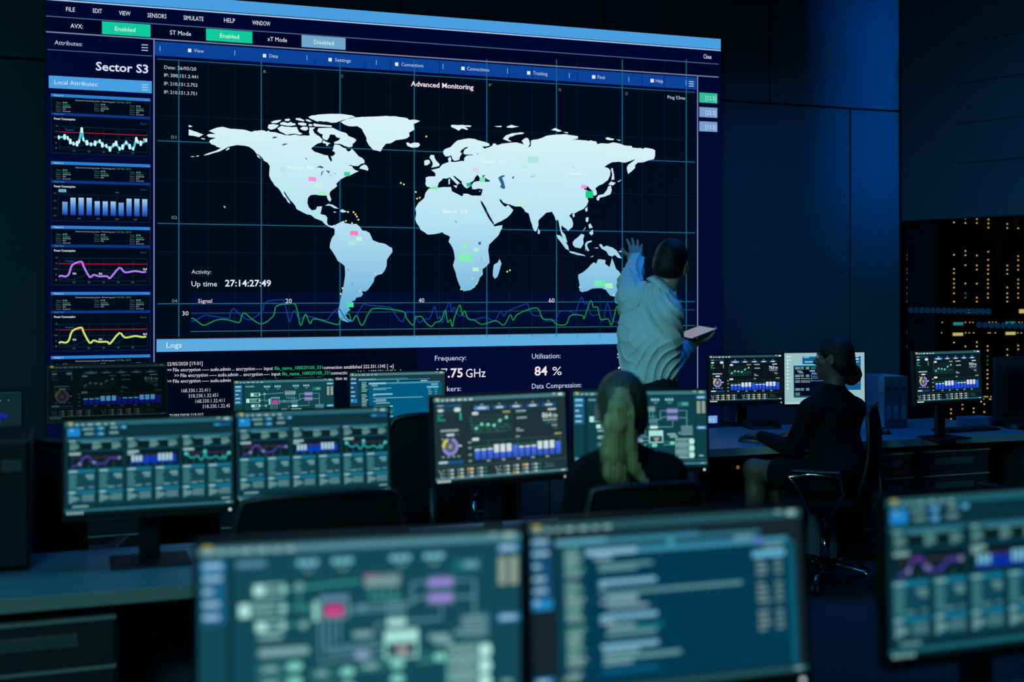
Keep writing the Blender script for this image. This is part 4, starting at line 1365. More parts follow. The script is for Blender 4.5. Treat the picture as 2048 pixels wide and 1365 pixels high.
def pic_desktop(w, h, k=1.0):
    g = Pic(w, h, k)
    g.reg(80, 1655, 165, 1165)
    g.R(80, 1655, 165, 1165, (150, 190, 194), 0)
    for i in range(10):
        y = 235 + 69 * i
        g.P(122, 160, y - 18, y + 18, (215, 232, 232))
        if i not in (8, 9):
            g.P(172, 205, y - (16 if i < 2 else 8), y + (16 if i < 2 else 8), (185, 212, 214) if i > 1 else (215, 232, 232))
    g.R(430, 1580, 225, 905, (12, 92, 138), 1)
    g.R(430, 1580, 225, 240, (120, 190, 225), 2)
    g.P(450, 565, 246, 264, (140, 195, 215))
    g.P(470, 700, 330, 354, (140, 200, 225))
    for i, x in enumerate((1425, 1410, 1480, 1470, 1480, 1470)):
        g.P(x, 1545, (238, 278, 345, 670, 690, 750)[i], (256, 312, 360, 684, 712, 766)[i], (150, 215, 240) if i < 2 else (170, 200, 200))
    g.R(255, 1250, 385, 1040, (10, 88, 120), 2)
    g.R(255, 1250, 385, 410, (140, 200, 222), 3)
    g.R(270, 1240, 432, 1008, (2, 8, 34), 3)
    for y, n in ((440, 3), (590, 3), (855, 3)):
        for i in range(n):
            x = 285 + 105 * i
            for j in range(4):
                g.R(x, x + (92 if i == 0 else 68), y + 13 * j, y + 13 * j + 9, (130, 160, 160) if not (i == 1 and j == 2) else (40, 130, 100), 4)
    g.R(590, 690, 440, 486, (20, 110, 96), 4)
    g.R(275, 590, 505, 568, (2, 8, 34), 4)
    g.poly([g.p(310, 508), g.p(400, 508), g.p(460, 565), g.p(370, 565)], g.col((110, 140, 150)), 5)
    g.P(568, 675, 506, 532, (140, 180, 235), 5)
    g.P(605, 705, 556, 572, (170, 180, 190), 5)
    g.F(598, 800, 592, 640, 8, (70, 175, 205), 5)
    g.F(598, 830, 662, 720, 8, (70, 175, 205), 5)
    for y in (662, 705, 730, 946, 978):
        g.P(285, 380, y, y + 14, (150, 175, 172), 5)
        if y < 900:
            g.P(395, 580, y, y + 14, (130, 155, 150), 5)
    g.R(80, 1655, 1128, 1165, (165, 205, 208), 2)
    for i in range(6):
        g.P(140 + 40 * i, 168 + 40 * i, 1140, 1158, (215, 232, 232))
    return g


def pic_map(w, h, k=1.0):
    g = Pic(w, h, k)
    g.R(0, 160, 0, 90, (20, 46, 52), 0)
    g.R(0, 160, 0, 2, (16, 60, 84), 1)
    for i in range(12):
        g.R(20 + 11 * i, 22 + 11 * i, 12, 13.4, (120, 150, 150), 2)
        g.R(20 + 11 * i, 20.2 + 11 * i, 16, 70, (28, 66, 72), 1)
    xs, ys = [p[0] for pl in LAND for p in pl], [p[1] for pl in LAND for p in pl]
    for pl in LAND:
        q = [g.p(14 + (x - 378) / 935 * 130, 24 + (y - 228) / 420 * 58) for x, y in pl]
        g.poly(q, g.col((26, 44, 190)), 2)
    for x in (118, 134, 146):
        for j in range(4):
            g.P(x, x + 6, 66 + 3 * j, 67.6 + 3 * j, (130, 190, 190), 3)
    return g


# ---------------------------------------------------------------- monitors
DESK_H = 0.72


def solve_pose(xl, xr, psi, w):
    """centre (X, Y) of a vertical screen w wide, turned by psi, whose sides stand at columns xl and xr"""
    e = Vector((math.cos(psi), math.sin(psi)))
    A, bb = [], []
    for px, s in ((xl, -1), (xr, 1)):
        u = (px - 1024) / FPX
        ax, ay = CT - u * ST, -ST - u * CT
        A.append([ax, ay])
        bb.append(-(ax * e.x + ay * e.y) * s * w / 2)
    c = np.linalg.solve(np.array(A), np.array(bb))
    return float(c[0]), float(c[1])


MON = []


def monitor(label, xl, xr, yt, pic, psi=0.0, tilt=3.0, w=0.527, h=0.296, base=DESK_H, group=None, light=True, back=0.0, dy=0.0):
    psi, tilt = math.radians(psi), math.radians(tilt)
    X, Y = solve_pose(xl, xr, psi, w)
    z = X * ST + Y * CT
    zt = HC - (yt - HY) * z / FPX                        # top of the lit area
    root = thing('computer_monitor', label, 'monitor', (X, Y, base), psi, group)
    zc = zt - base - h / 2 * math.cos(tilt)              # centre height above the desk
    tm = Matrix.Translation((0, 0, zc)) @ Matrix.Rotation(-tilt, 4, 'X')
    bz, chin = 0.008, 0.020
    mb = MB()
    out = rrect(-w / 2 - bz, w / 2 + bz, -h / 2 - chin, h / 2 + bz, 0.006, 3)
    mb.prism(out, 0.0, 0.028)
    mb.prism(rrect(-w * 0.36, w * 0.36, -h * 0.32, h * 0.32, 0.03, 3), 0.028, 0.05)
    mb.prism(rrect(-0.06, 0.06, -0.06, 0.06, 0.01, 3), 0.05, 0.062)
    rim = MB()
    mb.v = [tuple(tm @ Vector(v)) for v in mb.v]
    mb.build('housing', M['plastic'], root, bevel=0.0015)
    rim.prism(rrect(-w / 2 - bz, w / 2 + bz, -h / 2 - chin, -h / 2 - 0.001, 0.004, 2), -0.003, 0.0)
    rim.prism([(-w / 2 - bz, h / 2 + 0.001), (w / 2 + bz, h / 2 + 0.001), (w / 2 + bz, h / 2 + bz), (-w / 2 - bz, h / 2 + bz)][::-1], -0.003, 0.0)
    for s in (-1, 1):
        x0, x1 = (-w / 2 - bz, -w / 2 - 0.001) if s < 0 else (w / 2 + 0.001, w / 2 + bz)
        rim.prism([(x0, -h / 2 - 0.002), (x1, -h / 2 - 0.002), (x1, h / 2 + 0.002), (x0, h / 2 + 0.002)], -0.003, 0.0)
    rim.v = [tuple(tm @ Vector(v)) for v in rim.v]
    rim.build('bezel', M['plastic'], root)
    if light:
        g = pic(w, h)
        o = g.build('screen', M['screen'], root)
        o.matrix_local = tm @ Matrix.Translation((0, -0.0006, -h / 2))
    # stand: slab base, flat pole with a round cable hole, hinge
    yb = 0.07
    bs = MB().prism([(-0.125, 0), (0.125, 0), (0.125, 0.008), (-0.125, 0.008)], yb - 0.13, yb + 0.07)
    bs.build('stand_base', M['plastic'], root, bevel=0.003)
    ztop = zc + 0.03
    pl = MB().box(-0.034, 0.034, yb - 0.012, yb + 0.016, 0.008, ztop)
    pl.build('stand_pole', M['plastic'], root, bevel=0.006, seg=3)
    MB().cyl((0, yb - 0.015, zc - h / 2 - 0.055), (0, yb - 0.012, zc - h / 2 - 0.055), 0.017, n=18).build('cable_ring', M['plastic_grey'], root)
    q0 = tm @ Vector((0, 0.058, 0))
    MB().cyl(q0, (0, yb + 0.0, zc + 0.005), 0.024, n=14).build('hinge', M['plastic'], root)
    pb = MB().cyl(tm @ Vector((w / 2 - 0.012, -0.0045, -h / 2 - 0.011)), tm @ Vector((w / 2 - 0.012, -0.003, -h / 2 - 0.011)), 0.0045, n=12)
    pb.build('power_button', M['led_white'] if light else M['plastic_grey'], root)
    MON.append((label, X, Y, psi, zc))
    return root


T2 = lambda p, c, **k: (lambda w, h: p(w, h, c, **k))
FG = dict(TEAL, bg=(18, 72, 86), top=(82, 138, 152), ink=(120, 165, 168), blue=(28, 122, 172), dblue=(14, 86, 130))
FGC = dict(TEAL, bg=(20, 36, 42), top=(32, 84, 94))
FGR = dict(TEAL, bg=(8, 46, 58), top=(22, 92, 106), ink=(88, 136, 138), white=(120, 165, 162), pale=(110, 180, 205), bar=(6, 46, 180))

monitor('nearest monitor at lower left showing a large teal wiring schematic with a magenta square', 397, 1040, 1078, T2(pic_schematic, FG), psi=-6, tilt=0)
monitor('nearest monitor at lower centre showing a blue code editor with list panels', 1062, 1607, 1037, T2(pic_code, FGC, body=(0, 57, 80), ink2=(110, 150, 155)), psi=-2, tilt=5)
monitor('nearest monitor cut by the right edge showing teal charts and data cards', 1775, 2214, 985, T2(pic_cards, FGR), psi=0, tilt=2)
monitor('second-row monitor farthest left, teal charts and six data cards, on the blue desk', 129, 466, 840, T2(pic_cards, TEAL), tilt=6)
monitor('second-row monitor behind the wide low chair back, teal charts and six data cards', 473, 778, 822, T2(pic_cards, TEAL), tilt=6)
monitor('second-row monitor left of the blonde woman, dashboard with ring chart and blue bars', 869, 1132, 791, T2(pic_dashboard, MIDT, num='864'), psi=8, tilt=4)
monitor('second-row monitor partly hidden by the blonde woman, teal wiring schematic', 1147, 1413, 783, T2(pic_schematic, dict(FG, bg=(14, 62, 72), top=(58, 118, 132))), psi=-12, tilt=3)
monitor('dim monitor at back left below the display sidebar, dark dashboard reading 816', 97, 332, 731, T2(pic_dashboard, dict(DARK, bg=(2, 8, 10), top=(20, 40, 46), white=(52, 84, 76), ink=(34, 52, 52), line=(18, 34, 34), bar=(8, 12, 92), pale=(62, 130, 175), blue=(14, 48, 84), dblue=(8, 28, 50)), num='816', dim=0.3), tilt=10, h=0.25)
monitor('small back-row monitor with a teal wiring schematic below the log text', 468, 668, 760, T2(pic_schematic, dict(FG, bg=(18, 66, 74), top=(60, 116, 126))))
monitor('back-row monitor with a blue code editor, right of the small schematic monitor', 700, 890, 745, T2(pic_code, dict(FGC, bg=(30, 56, 62), top=(66, 122, 136))), h=0.326)
monitor('back-row monitor at the far left edge behind the black tower, blue world map', -196, 43, 787, lambda w, h: pic_map(w, h, 0.7))
monitor('monitor left of the dark-haired woman, black dashboard with blue bars reading 763', 1418, 1565, 711, T2(pic_dashboard, DARK), psi=-5, tilt=1, h=0.305)
monitor('pale grey desktop monitor directly behind the head of the dark-haired woman', 1569, 1729, 706, lambda w, h: pic_desktop(w, h), psi=-10, tilt=1, h=0.315)
monitor('monitor right of the binders in front of the server lights, dashboard reading 763', 1831, 1962, 703, T2(pic_dashboard, dict(DARK, bg=(10, 26, 32), top=(30, 92, 110))), psi=6, tilt=3, h=0.30)

# ---------------------------------------------------------------- desks


def drawer_unit(parent, x0, x1, y0, y1, ztop, n=2):
    MB().box(x0, x1, y0 + 0.02, y1, 0.03, ztop).build('drawer_cabinet', M['cab'], parent, bevel=0.002)
    hh = (ztop - 0.06) / n
    for i in range(n):
        za, zb = 0.05 + hh * i, 0.05 + hh * (i + 1) - 0.012
        d = MB().box(x0 + 0.012, x1 - 0.012, y0, y0 + 0.0195, za, zb).build('drawer', M['cab'], parent, bevel=0.002)
        xm = (x0 + x1) / 2
        wd = (x1 - x0) * 0.34
        MB().box(xm - wd, xm + wd * 0.75, y0 - 0.004, y0, zb - 0.075, zb - 0.035).build('drawer_handle', M['cab_handle'], d, bevel=0.002)
        MB().box(x0 + 0.006, x1 - 0.006, y0 - 0.006, y0 + 0.0195, zb + 0.001, zb + 0.009).build('drawer_lip', M['edge'], d)


def desk(label, x0, x1, y0, y1, units, legs, modesty=True, thick=0.03, group=None):
    t = thing('office_desk', label, 'desk', ((x0 + x1) / 2, y0, 0))
    ox, oy = (x0 + x1) / 2, y0
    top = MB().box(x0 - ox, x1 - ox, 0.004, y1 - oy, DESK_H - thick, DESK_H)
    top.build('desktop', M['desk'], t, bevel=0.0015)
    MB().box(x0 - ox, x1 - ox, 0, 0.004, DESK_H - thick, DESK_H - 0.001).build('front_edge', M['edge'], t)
    for a, b_ in units:
        drawer_unit(t, a - ox, b_ - ox, 0.04, y1 - oy - 0.08, DESK_H - thick - 0.03, 4)
    for a in legs:
        MB().box(a - ox, a - ox + 0.03, 0.08, y1 - oy - 0.05, 0, DESK_H - thick).build('side_panel', M['panel'] if a < x1 - 0.2 else M['cab'], t, bevel=0.002)
    if modesty:
        MB().box(x0 - ox + 0.03, x1 - ox - 0.03, y1 - oy - 0.05, y1 - oy - 0.03, 0.25, DESK_H - thick).build('modesty_panel', M['panel'], t)
    return t


# the row with the nearest monitors (below the frame), the second row, the back row, the right-hand row
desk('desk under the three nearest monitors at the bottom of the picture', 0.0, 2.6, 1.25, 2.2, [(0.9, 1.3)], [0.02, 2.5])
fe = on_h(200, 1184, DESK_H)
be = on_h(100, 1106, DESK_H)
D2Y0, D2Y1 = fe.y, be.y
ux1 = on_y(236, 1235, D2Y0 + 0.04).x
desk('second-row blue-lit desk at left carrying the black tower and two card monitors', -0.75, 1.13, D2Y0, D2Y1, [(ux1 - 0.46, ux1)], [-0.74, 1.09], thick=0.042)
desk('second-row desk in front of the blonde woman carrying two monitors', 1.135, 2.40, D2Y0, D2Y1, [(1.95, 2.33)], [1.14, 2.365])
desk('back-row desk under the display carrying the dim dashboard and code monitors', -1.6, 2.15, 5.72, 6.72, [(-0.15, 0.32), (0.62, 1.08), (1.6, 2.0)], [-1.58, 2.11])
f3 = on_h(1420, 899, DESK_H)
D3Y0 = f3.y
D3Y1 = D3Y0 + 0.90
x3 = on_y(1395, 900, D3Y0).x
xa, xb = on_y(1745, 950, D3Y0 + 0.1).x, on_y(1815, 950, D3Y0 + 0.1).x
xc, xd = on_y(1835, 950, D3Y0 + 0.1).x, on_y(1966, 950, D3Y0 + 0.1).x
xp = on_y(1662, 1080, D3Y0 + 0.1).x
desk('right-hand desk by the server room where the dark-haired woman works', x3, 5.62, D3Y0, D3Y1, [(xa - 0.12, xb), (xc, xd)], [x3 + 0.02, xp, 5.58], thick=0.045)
xq = on_y(1475, 935, D3Y1 - 0.06)

so = thing('cable_grommet', 'round amber-lit cable grommet under the right-hand desk', 'grommet', (xq.x, D3Y1 - 0.052, xq.z))
MB().cyl((0, 0.0, 0), (0, -0.012, 0), 0.03, n=20).build('ring', M['plastic'], so)
MB().cyl((0, -0.012, 0), (0, -0.014, 0), 0.013, n=14).build('amber_light', M['amber_dim'], so)
MB().tube([(0.0, -0.01, -0.02), (0.02, -0.03, -0.1), (0.05, -0.05, -0.25), (0.06, -0.04, -xq.z + 0.012)], 0.006).build('cable', M['plastic'], so, smooth=True)

# ---------------------------------------------------------------- things on the desks
p = on_h(30, 1145, DESK_H)
tw = thing('computer_tower', 'black computer tower standing on the left end of the second-row desk', 'computer', (p.x - 0.115, p.y, DESK_H))
ht = HC - (880 - HY) * (p.y / ray(30)[1]) / FPX - DESK_H
MB().box(-0.16, 0.16, 0, 0.42, 0.012, ht).build('case', M['plastic'], tw, bevel=0.006)
MB().box(-0.15, 0.15, -0.008, 0.0, 0.02, ht - 0.01).build('front_panel', M['plastic_grey'], tw, bevel=0.003)
MB().box(0.075, 0.135, -0.0095, -0.008, ht - 0.10, ht - 0.062).build('badge_plate', M['cab_handle'], tw)
MB().cyl((0.0, -0.0095, ht - 0.05), (0, -0.008, ht - 0.05), 0.01, n=12).build('power_button', M['plastic'], tw)
for sx in (-0.13, 0.13):
    for sy in (0.03, 0.38):
        MB().cyl((sx, sy, 0), (sx, sy, 0.012), 0.012, n=10).build('foot', M['plastic'], tw)


def mouse(label, px, py, rz=0.0, sc=1.0, m='plastic', h=DESK_H):
    q = on_h(px, py, h)
    r = thing('computer_mouse', label, 'mouse', (q.x, q.y, h), rz)
    mb = MB()
    vs, fs = [], []
    n, k = 14, 8
    for i in range(n):
        a = 2 * math.pi * i / n
        for j in range(k):
            t = j / (k - 1) * math.pi / 2
            vs.append((0.031 * sc * math.cos(a) * math.cos(t), 0.055 * sc * math.sin(a) * math.cos(t), 0.034 * sc * math.sin(t) * (1 + 0.25 * -math.sin(a) * 0.5)))
    for i in range(n):
        for j in range(k - 1):
            fs.append((i * k + j, ((i + 1) % n) * k + j, ((i + 1) % n) * k + j + 1, i * k + j + 1))
    fs.append(tuple(i * k for i in range(n))[::-1])
    mb.add(vs, fs)
    mb.build('body', M[m], r, smooth=True)
    MB().box(-0.004 * sc, 0.004 * sc, 0.02 * sc, 0.036 * sc, 0.024 * sc, 0.0315 * sc).build('scroll_wheel', M['plastic_grey'], r, bevel=0.002)
    return r


def keyboard(label, px, py, rz=0.0, w=0.44, h=DESK_H):
    q = on_h(px, py, h)
    r = thing('keyboard', label, 'keyboard', (q.x, q.y, h), rz)
    MB().box(-w / 2, w / 2, -0.07, 0.07, 0.0, 0.014).build('case', M['plastic'], r, bevel=0.004)
    mb = MB()
    for j in range(5):
        n = 15
        for i in range(n):
            x = -w / 2 + 0.012 + i * (w - 0.024) / n
            y = -0.06 + j * 0.0245
            if j == 0 and 4 <= i <= 8:
                if i == 4:
                    mb.box(x, x + 5 * (w - 0.024) / n - 0.003, y, y + 0.021, 0.014, 0.019)
                continue
            mb.box(x, x + (w - 0.024) / n - 0.003, y, y + 0.021, 0.014, 0.019)
    mb.build('key_field', M['plastic_grey'], r)
    return r


mouse('black mouse on the right-hand desk between the chair and the binders', 1765, 868, 0.3, 1.1)
mouse('black mouse at the right end of the right-hand desk', 2024, 858, 0.2, 1.0)
keyboard('black keyboard on the right-hand desk in front of the dashboard monitor', 1932, 862, 0.05)
q = on_h(1958, 851, DESK_H)
bx = thing('tissue_box', 'blue box lying behind the keyboard on the right-hand desk', 'box', (q.x, q.y, DESK_H), 0.05)
MB().box(-0.12, 0.09, -0.04, 0.08, 0, 0.055).build('carton', M['panel'], bx, bevel=0.004)
MB().box(0.09, 0.16, -0.04, 0.08, 0, 0.05).build('dark_end', M['plastic_grey'], bx, bevel=0.012)
q = on_h(1522, 862, DESK_H)
st = thing('desk_tray', 'low dark tray with a bright blue edge behind the woman on the right-hand desk', 'tray', (q.x + 0.08, q.y + 0.12, DESK_H), -0.15)
MB().box(-0.10, 0.10, -0.08, 0.08, 0, 0.005).box(-0.10, 0.10, 0.075, 0.08, 0.005, 0.045).box(-0.10, -0.095, -0.08, 0.075, 0.005, 0.045).box(0.095, 0.10, -0.08, 0.075, 0.005, 0.045).build('tray_body', M['plastic_grey'], st, bevel=0.002)

for i, (px, lb) in enumerate(((1769.5, 'pale side, leftmost binder on the right-hand desk beside the woman'), (1787, 'dark-spined binder in the middle of the three on the right-hand desk'), (1804, 'dark-spined binder nearest the dashboard monitor, right of the three'))):
    q = on_h(1769.5, 859, DESK_H) + Vector((0.0585 * i, 0, 0))
    r = thing('ring_binder', ('tall box binder, ' + lb) if i == 0 else ('tall ' + lb), 'binder', (q.x, q.y, DESK_H), 0.0, 'binders standing on the right-hand desk')
    wd, hh, dd = 0.056, 0.335, 0.29
    MB().box(0.0, 0.003, 0.003, dd, 0, hh).box(wd - 0.003, wd, 0.003, dd, 0, hh).box(0.003, wd - 0.003, 0.012, dd - 0.02, 0.008, hh - 0.02).build('cover', M['binder'], r)
    sp = MB().box(0.0, wd, 0.0, 0.003, 0, hh).build('spine', M['spine'], r)
    MB().box(0.012, wd - 0.012, -0.001, 0.0, 0.06, 0.15).build('label_slip', M['paper'], sp)
    MB().cyl((wd / 2, -0.0012, 0.255), (wd / 2, 0.0, 0.255), 0.012, n=16).build('finger_hole', M['dark'], sp)
    for z in (0.13, 0.222):
        MB().box(-0.002, 0.0, 0.02, 0.05, z, z + 0.005).build('rivet', M['chrome'], r)

# monitor seen from behind at the far right
q = on_h(2050, 852, DESK_H)
bm_ = thing('computer_monitor', 'dark blue monitor seen from behind at the right end of the right-hand desk', 'monitor', (q.x + 0.02, q.y + 0.05, DESK_H), 0.10)
mb = MB().prism(rrect(-0.235, 0.235, 0.03, 0.45, 0.01, 3), 0.0, 0.03)
mb.build('housing', M['cab'], bm_, bevel=0.003)
mb = MB()
mb.prism(rrect(-0.19, 0.19, 0.075, 0.385, 0.03, 4), -0.014, 0.0)
mb.build('back_cover', M['plastic_grey'], bm_, bevel=0.004)
MB().prism(rrect(-0.15, 0.15, 0.11, 0.35, 0.02, 4), -0.018, -0.014).build('vent_plate', M['plastic'], bm_, bevel=0.002)
MB().box(-0.10, 0.10, -0.08, 0.10, 0, 0.012).build('stand_base', M['plastic_grey'], bm_, bevel=0.003)
MB().box(-0.03, 0.03, 0.0, 0.024, 0.012, 0.06).build('stand_pole', M['plastic_grey'], bm_)

keyboard('black keyboard on the second-row desk before the blonde woman', 1243, 1068, 0.0, h=DESK_H)
mouse('black mouse on the second-row desk right of the monitor base at left', 408, 1122, 0.0, 1.0)
mouse('pale mouse under the hand of the dark-haired woman', 1502, 884, 0.5, 1.0, 'binder')

# ---------------------------------------------------------------- office chairs


def backrest_shape(w, h, z0, sq=0.25, depth=0.05):
    """rounded curved panel: returns border points and surface function"""
    def S(u, v):
        a = abs(u) ** 3 + abs(v) ** 3
        # squircle mapping of the unit square
        x = u * math.sqrt(max(0, 1 - v ** 4 * sq))
        y = v * math.sqrt(max(0, 1 - u ** 4 * sq * 0.5))
        taper = 1.0 - 0.10 * (y + 1) / 2
        return Vector((x * w / 2 * taper, -depth * (1 - x * x) + 0.05 * (0.3 - y) ** 2, z0 + h / 2 + y * h / 2))
    return S


def chair(label, loc, rz, arms=True, backw=0.46, backh=0.56, backz=0.50, sq=0.28):
    """faces +y in its own frame"""
    r = thing('office_chair', label, 'chair', loc, rz)
    S = backrest_shape(backw, backh, backz, sq)
    n = 14
    vs, fs = [], []
    for j in range(n + 1):
        for i in range(n + 1):
            v = S(2 * i / n - 1, 2 * j / n - 1)
            vs.append(v + Vector((0, -0.24, 0)))
    off = len(vs)
    vs += [v + Vector((0, -0.010, 0)) for v in vs]
    for j in range(n):
        for i in range(n):
            a, b_, c_, d_ = j * (n + 1) + i, j * (n + 1) + i + 1, (j + 1) * (n + 1) + i + 1, (j + 1) * (n + 1) + i
            fs += [(a, b_, c_, d_), (d_ + off, c_ + off, b_ + off, a + off)]
    MB().add(vs, fs).build('backrest', M['fabric'], r, smooth=True)
    bd = [S(2 * i / n - 1, -1) for i in range(n)] + [S(1, 2 * i / n - 1) for i in range(n)] + [S(1 - 2 * i / n, 1) for i in range(n)] + [S(-1, 1 - 2 * i / n) for i in range(n)]
    MB().tube([v + Vector((0, -0.245, 0)) for v in bd], 0.013, 8, closed=True).build('back_frame', M['plastic'], r, smooth=True)
    MB().tube([(0, -0.275, backz + 0.25), (0, -0.30, backz + 0.05), (0, -0.25, 0.42), (0, -0.10, 0.405)], [0.022, 0.026, 0.028, 0.026], 10).build('back_stem', M['plastic'], r, smooth=True)
    st_ = MB()
    m = 20
    prof = [(0.0, -0.035), (0.20, -0.035), (0.235, -0.012), (0.24, 0.01), (0.22, 0.03), (0.14, 0.038), (0.0, 0.034)]
    vs, fs = [], []
    for k_, (rr, zz_) in enumerate(prof):
        for i in range(m):
            a = 2 * math.pi * i / m
            ca, sa = math.cos(a), math.sin(a)
            q_ = 1 / (abs(ca) ** 4 + abs(sa) ** 4) ** 0.25
            vs.append((rr * q_ * ca, rr * q_ * sa + 0.0, 0.455 + zz_))
    for k_ in range(len(prof) - 1):
        for i in range(m):
            fs.append((k_ * m + i, k_ * m + (i + 1) % m, (k_ + 1) * m + (i + 1) % m, (k_ + 1) * m + i))
    st_.add(vs, fs)
    st_.build('seat', M['fabric'], r, smooth=True)
    MB().box(-0.09, 0.09, -0.12, 0.10, 0.385, 0.42).build('tilt_mechanism', M['plastic'], r, bevel=0.006)
    if arms:
        for s in (-1, 1):
            x = 0.275 * s
            ar = MB().tube([(0.12 * s, 0.05, 0.41), (x, 0.06, 0.43), (x + 0.01 * s, 0.10, 0.54), (x, 0.16, 0.615), (x, 0.05, 0.632), (x, -0.10, 0.628), (x + 0.01 * s, -0.12, 0.54), (x, -0.06, 0.43), (0.12 * s, -0.05, 0.41)], 0.011, 8)
            a_ = ar.build('armrest', M['chrome'], r, smooth=True)
            MB().box(x - 0.024, x + 0.024, -0.11, 0.15, 0.640, 0.656).build('arm_pad', M['plastic'], a_, bevel=0.008)
    MB().cyl((0, 0, 0.10), (0, 0, 0.28), 0.027, n=16).build('gas_lift_sleeve', M['chrome'], r, smooth=True)
    MB().cyl((0, 0, 0.28), (0, 0, 0.39), 0.015, n=14).build('gas_lift_rod', M['chrome'], r, smooth=True)
    MB().cyl((0, 0, 0.075), (0, 0, 0.125), 0.045, n=18).build('hub', M['plastic'], r, smooth=True)
    for k_ in range(5):
        a = math.radians(90 + 72 * k_ + 14)
        d = Vector((math.cos(a), math.sin(a), 0))
        lg = MB().tube([d * 0.03 + U3 * 0.105, d * 0.12 + U3 * 0.108, d * 0.22 + U3 * 0.095, d * 0.295 + U3 * 0.066], [0.021, 0.019, 0.016, 0.013], 9)
        l_ = lg.build('base_leg', M['chrome'], r, smooth=True)
        t_ = Vector((-d.y, d.x, 0))
        cs = MB()
        for s in (-1, 1):
            cs.cyl(d * 0.295 + t_ * 0.006 * s + U3 * 0.027, d * 0.295 + t_ * 0.024 * s + U3 * 0.027, 0.027, n=14)
        cs.cyl(d * 0.295 + U3 * 0.03, d * 0.295 + U3 * 0.062, 0.009, n=8)
        cs.build('caster', M['plastic'], l_)
    return r


def face(v):
    """rotation about z that turns +y to the given direction"""
    return math.atan2(-v.x, v.y)


# wide low back between the nearest and the second row, left of centre
q = on_y(640, 993, 3.34)
chair('empty black office chair with a wide back before the second-row card monitors', (q.x, q.y + 0.25, 0), 0.02, arms=False, backw=0.53, backh=0.52, backz=q.z - 0.515, sq=0.2)
q = on_y(1318, 974, 3.22)
chair('black office chair holding the blonde woman', (q.x, q.y + 0.25, 0), -0.12, backw=0.42, backh=0.5, backz=q.z - 0.495, arms=False, sq=0.2)
q = on_y(845, 832, 5.15)
chair('empty black mesh chair between the card monitor and the dashboard monitor', (q.x + 0.01, q.y + 0.25, 0), 0.1, backw=0.44, backz=q.z - 0.555)
q = on_y(108, 850, 4.85)
chair('empty black chair with chrome armrests at far left behind the tower', (q.x - 0.05, q.y, 0), -0.25, backw=0.46, backz=0.52)
WCH = pt(1650, 1130, 6.60)
WCH.z = 0
wf = F3 * math.cos(math.radians(70)) - R3 * math.sin(math.radians(70))
chair('black mesh chair with chrome star base seating the dark-haired woman', WCH, face(wf), backw=0.46, backh=0.52, backz=0.465)
q = on_y(2072, 870, 4.75)
chair('black office chair cut by the right edge in front of the right-hand desk', (q.x + 0.02, q.y, 0), 0.2, backz=0.47)

# ---------------------------------------------------------------- server racks behind the glass
YR = 8.75
REG = (1780, 420, 2.843)
cols = {
    257: '256 279 337 360 394 442 475 522 780', 365: '71 256 337 360 394 419 442 475 522 755', 430: '50 75 234 258 315 419 777', 495: '52 75 260 316 340 420 500 522 753 777',
    558: '55 77 101 238 284 317 340 364 397 420 443 477 500 775 800 912 935 958 992 1015', 668: '80 103 317 341 364 442 475 498 522 794 827', 730: '105 263 286 317 341 397 420 443 476 500 772 794',
    235: '1115 1140 1197', 348: '1135 1158 1191', 413: '1108 1133', 477: '1130 1151', 541: '1105 1150'}
teal = {430: '475 500', 558: '833 856 880', 257: '500'}
RW = 0.60
rx = on_y(1780 + 312 / 2.843, 600, YR).x        # boundary between two racks
racks = []
for i, lb in ((-1, 'leftmost server rack behind the glass, half hidden by the jamb'), (0, 'middle server rack behind the glass, above the dashboard monitor'), (1, 'rightmost server rack behind the glass, cut by the right edge')):
    x0 = rx + RW * i
    r = thing('server_rack', 'black ' + lb + ', amber lights', 'server rack', (x0 + RW / 2, YR, 0), 0, 'racks in the server room')
    MB().box(-RW / 2 + 0.004, RW / 2 - 0.004, 0.03, 0.9, 0, 2.6).build('cabinet', M['rack'], r, bevel=0.004)
    fr = MB()
    fr.box(-RW / 2 + 0.006, -RW / 2 + 0.05, 0, 0.03, 0, 2.6).box(RW / 2 - 0.05, RW / 2 - 0.006, 0, 0.03, 0, 2.6)
    fr.build('door_frame', M['rack'], r)
    un = MB()
    for k in range(40):
        un.box(-RW / 2 + 0.052, RW / 2 - 0.052, 0.012, 0.03, 0.1 + 0.061 * k, 0.1 + 0.061 * k + 0.054)
    un.build('server_units', M['rack'], r)
    racks.append((x0, r))


def rack_of(x):
    for x0, r in racks:
        if x0 <= x < x0 + RW:
            return r
    return racks[0][1] if x < racks[0][0] else racks[2][1]


def led(X, Y_, material, rad=0.0062):
    p_ = on_y(REG[0] + X / REG[2], REG[1] + Y_ / REG[2], YR - 0.004)
    r = rack_of(p_.x)
    MB().cyl((p_.x - r.location.x, -0.004, p_.z), (p_.x - r.location.x, 0.0, p_.z), rad, n=10).build('indicator_light', material, r)


def plate(Xa, Xb, Ya, Yb, material):
    a, c_ = on_y(REG[0] + Xa / REG[2], REG[1] + Ya / REG[2], YR - 0.004), on_y(REG[0] + Xb / REG[2], REG[1] + Yb / REG[2], YR - 0.004)
    r = rack_of((a.x + c_.x) / 2)
    ox = r.location.x
    MB().box(a.x - ox, c_.x - ox, -0.004, 0.0, c_.z, a.z).build('status_and_glint_plate', material, r)


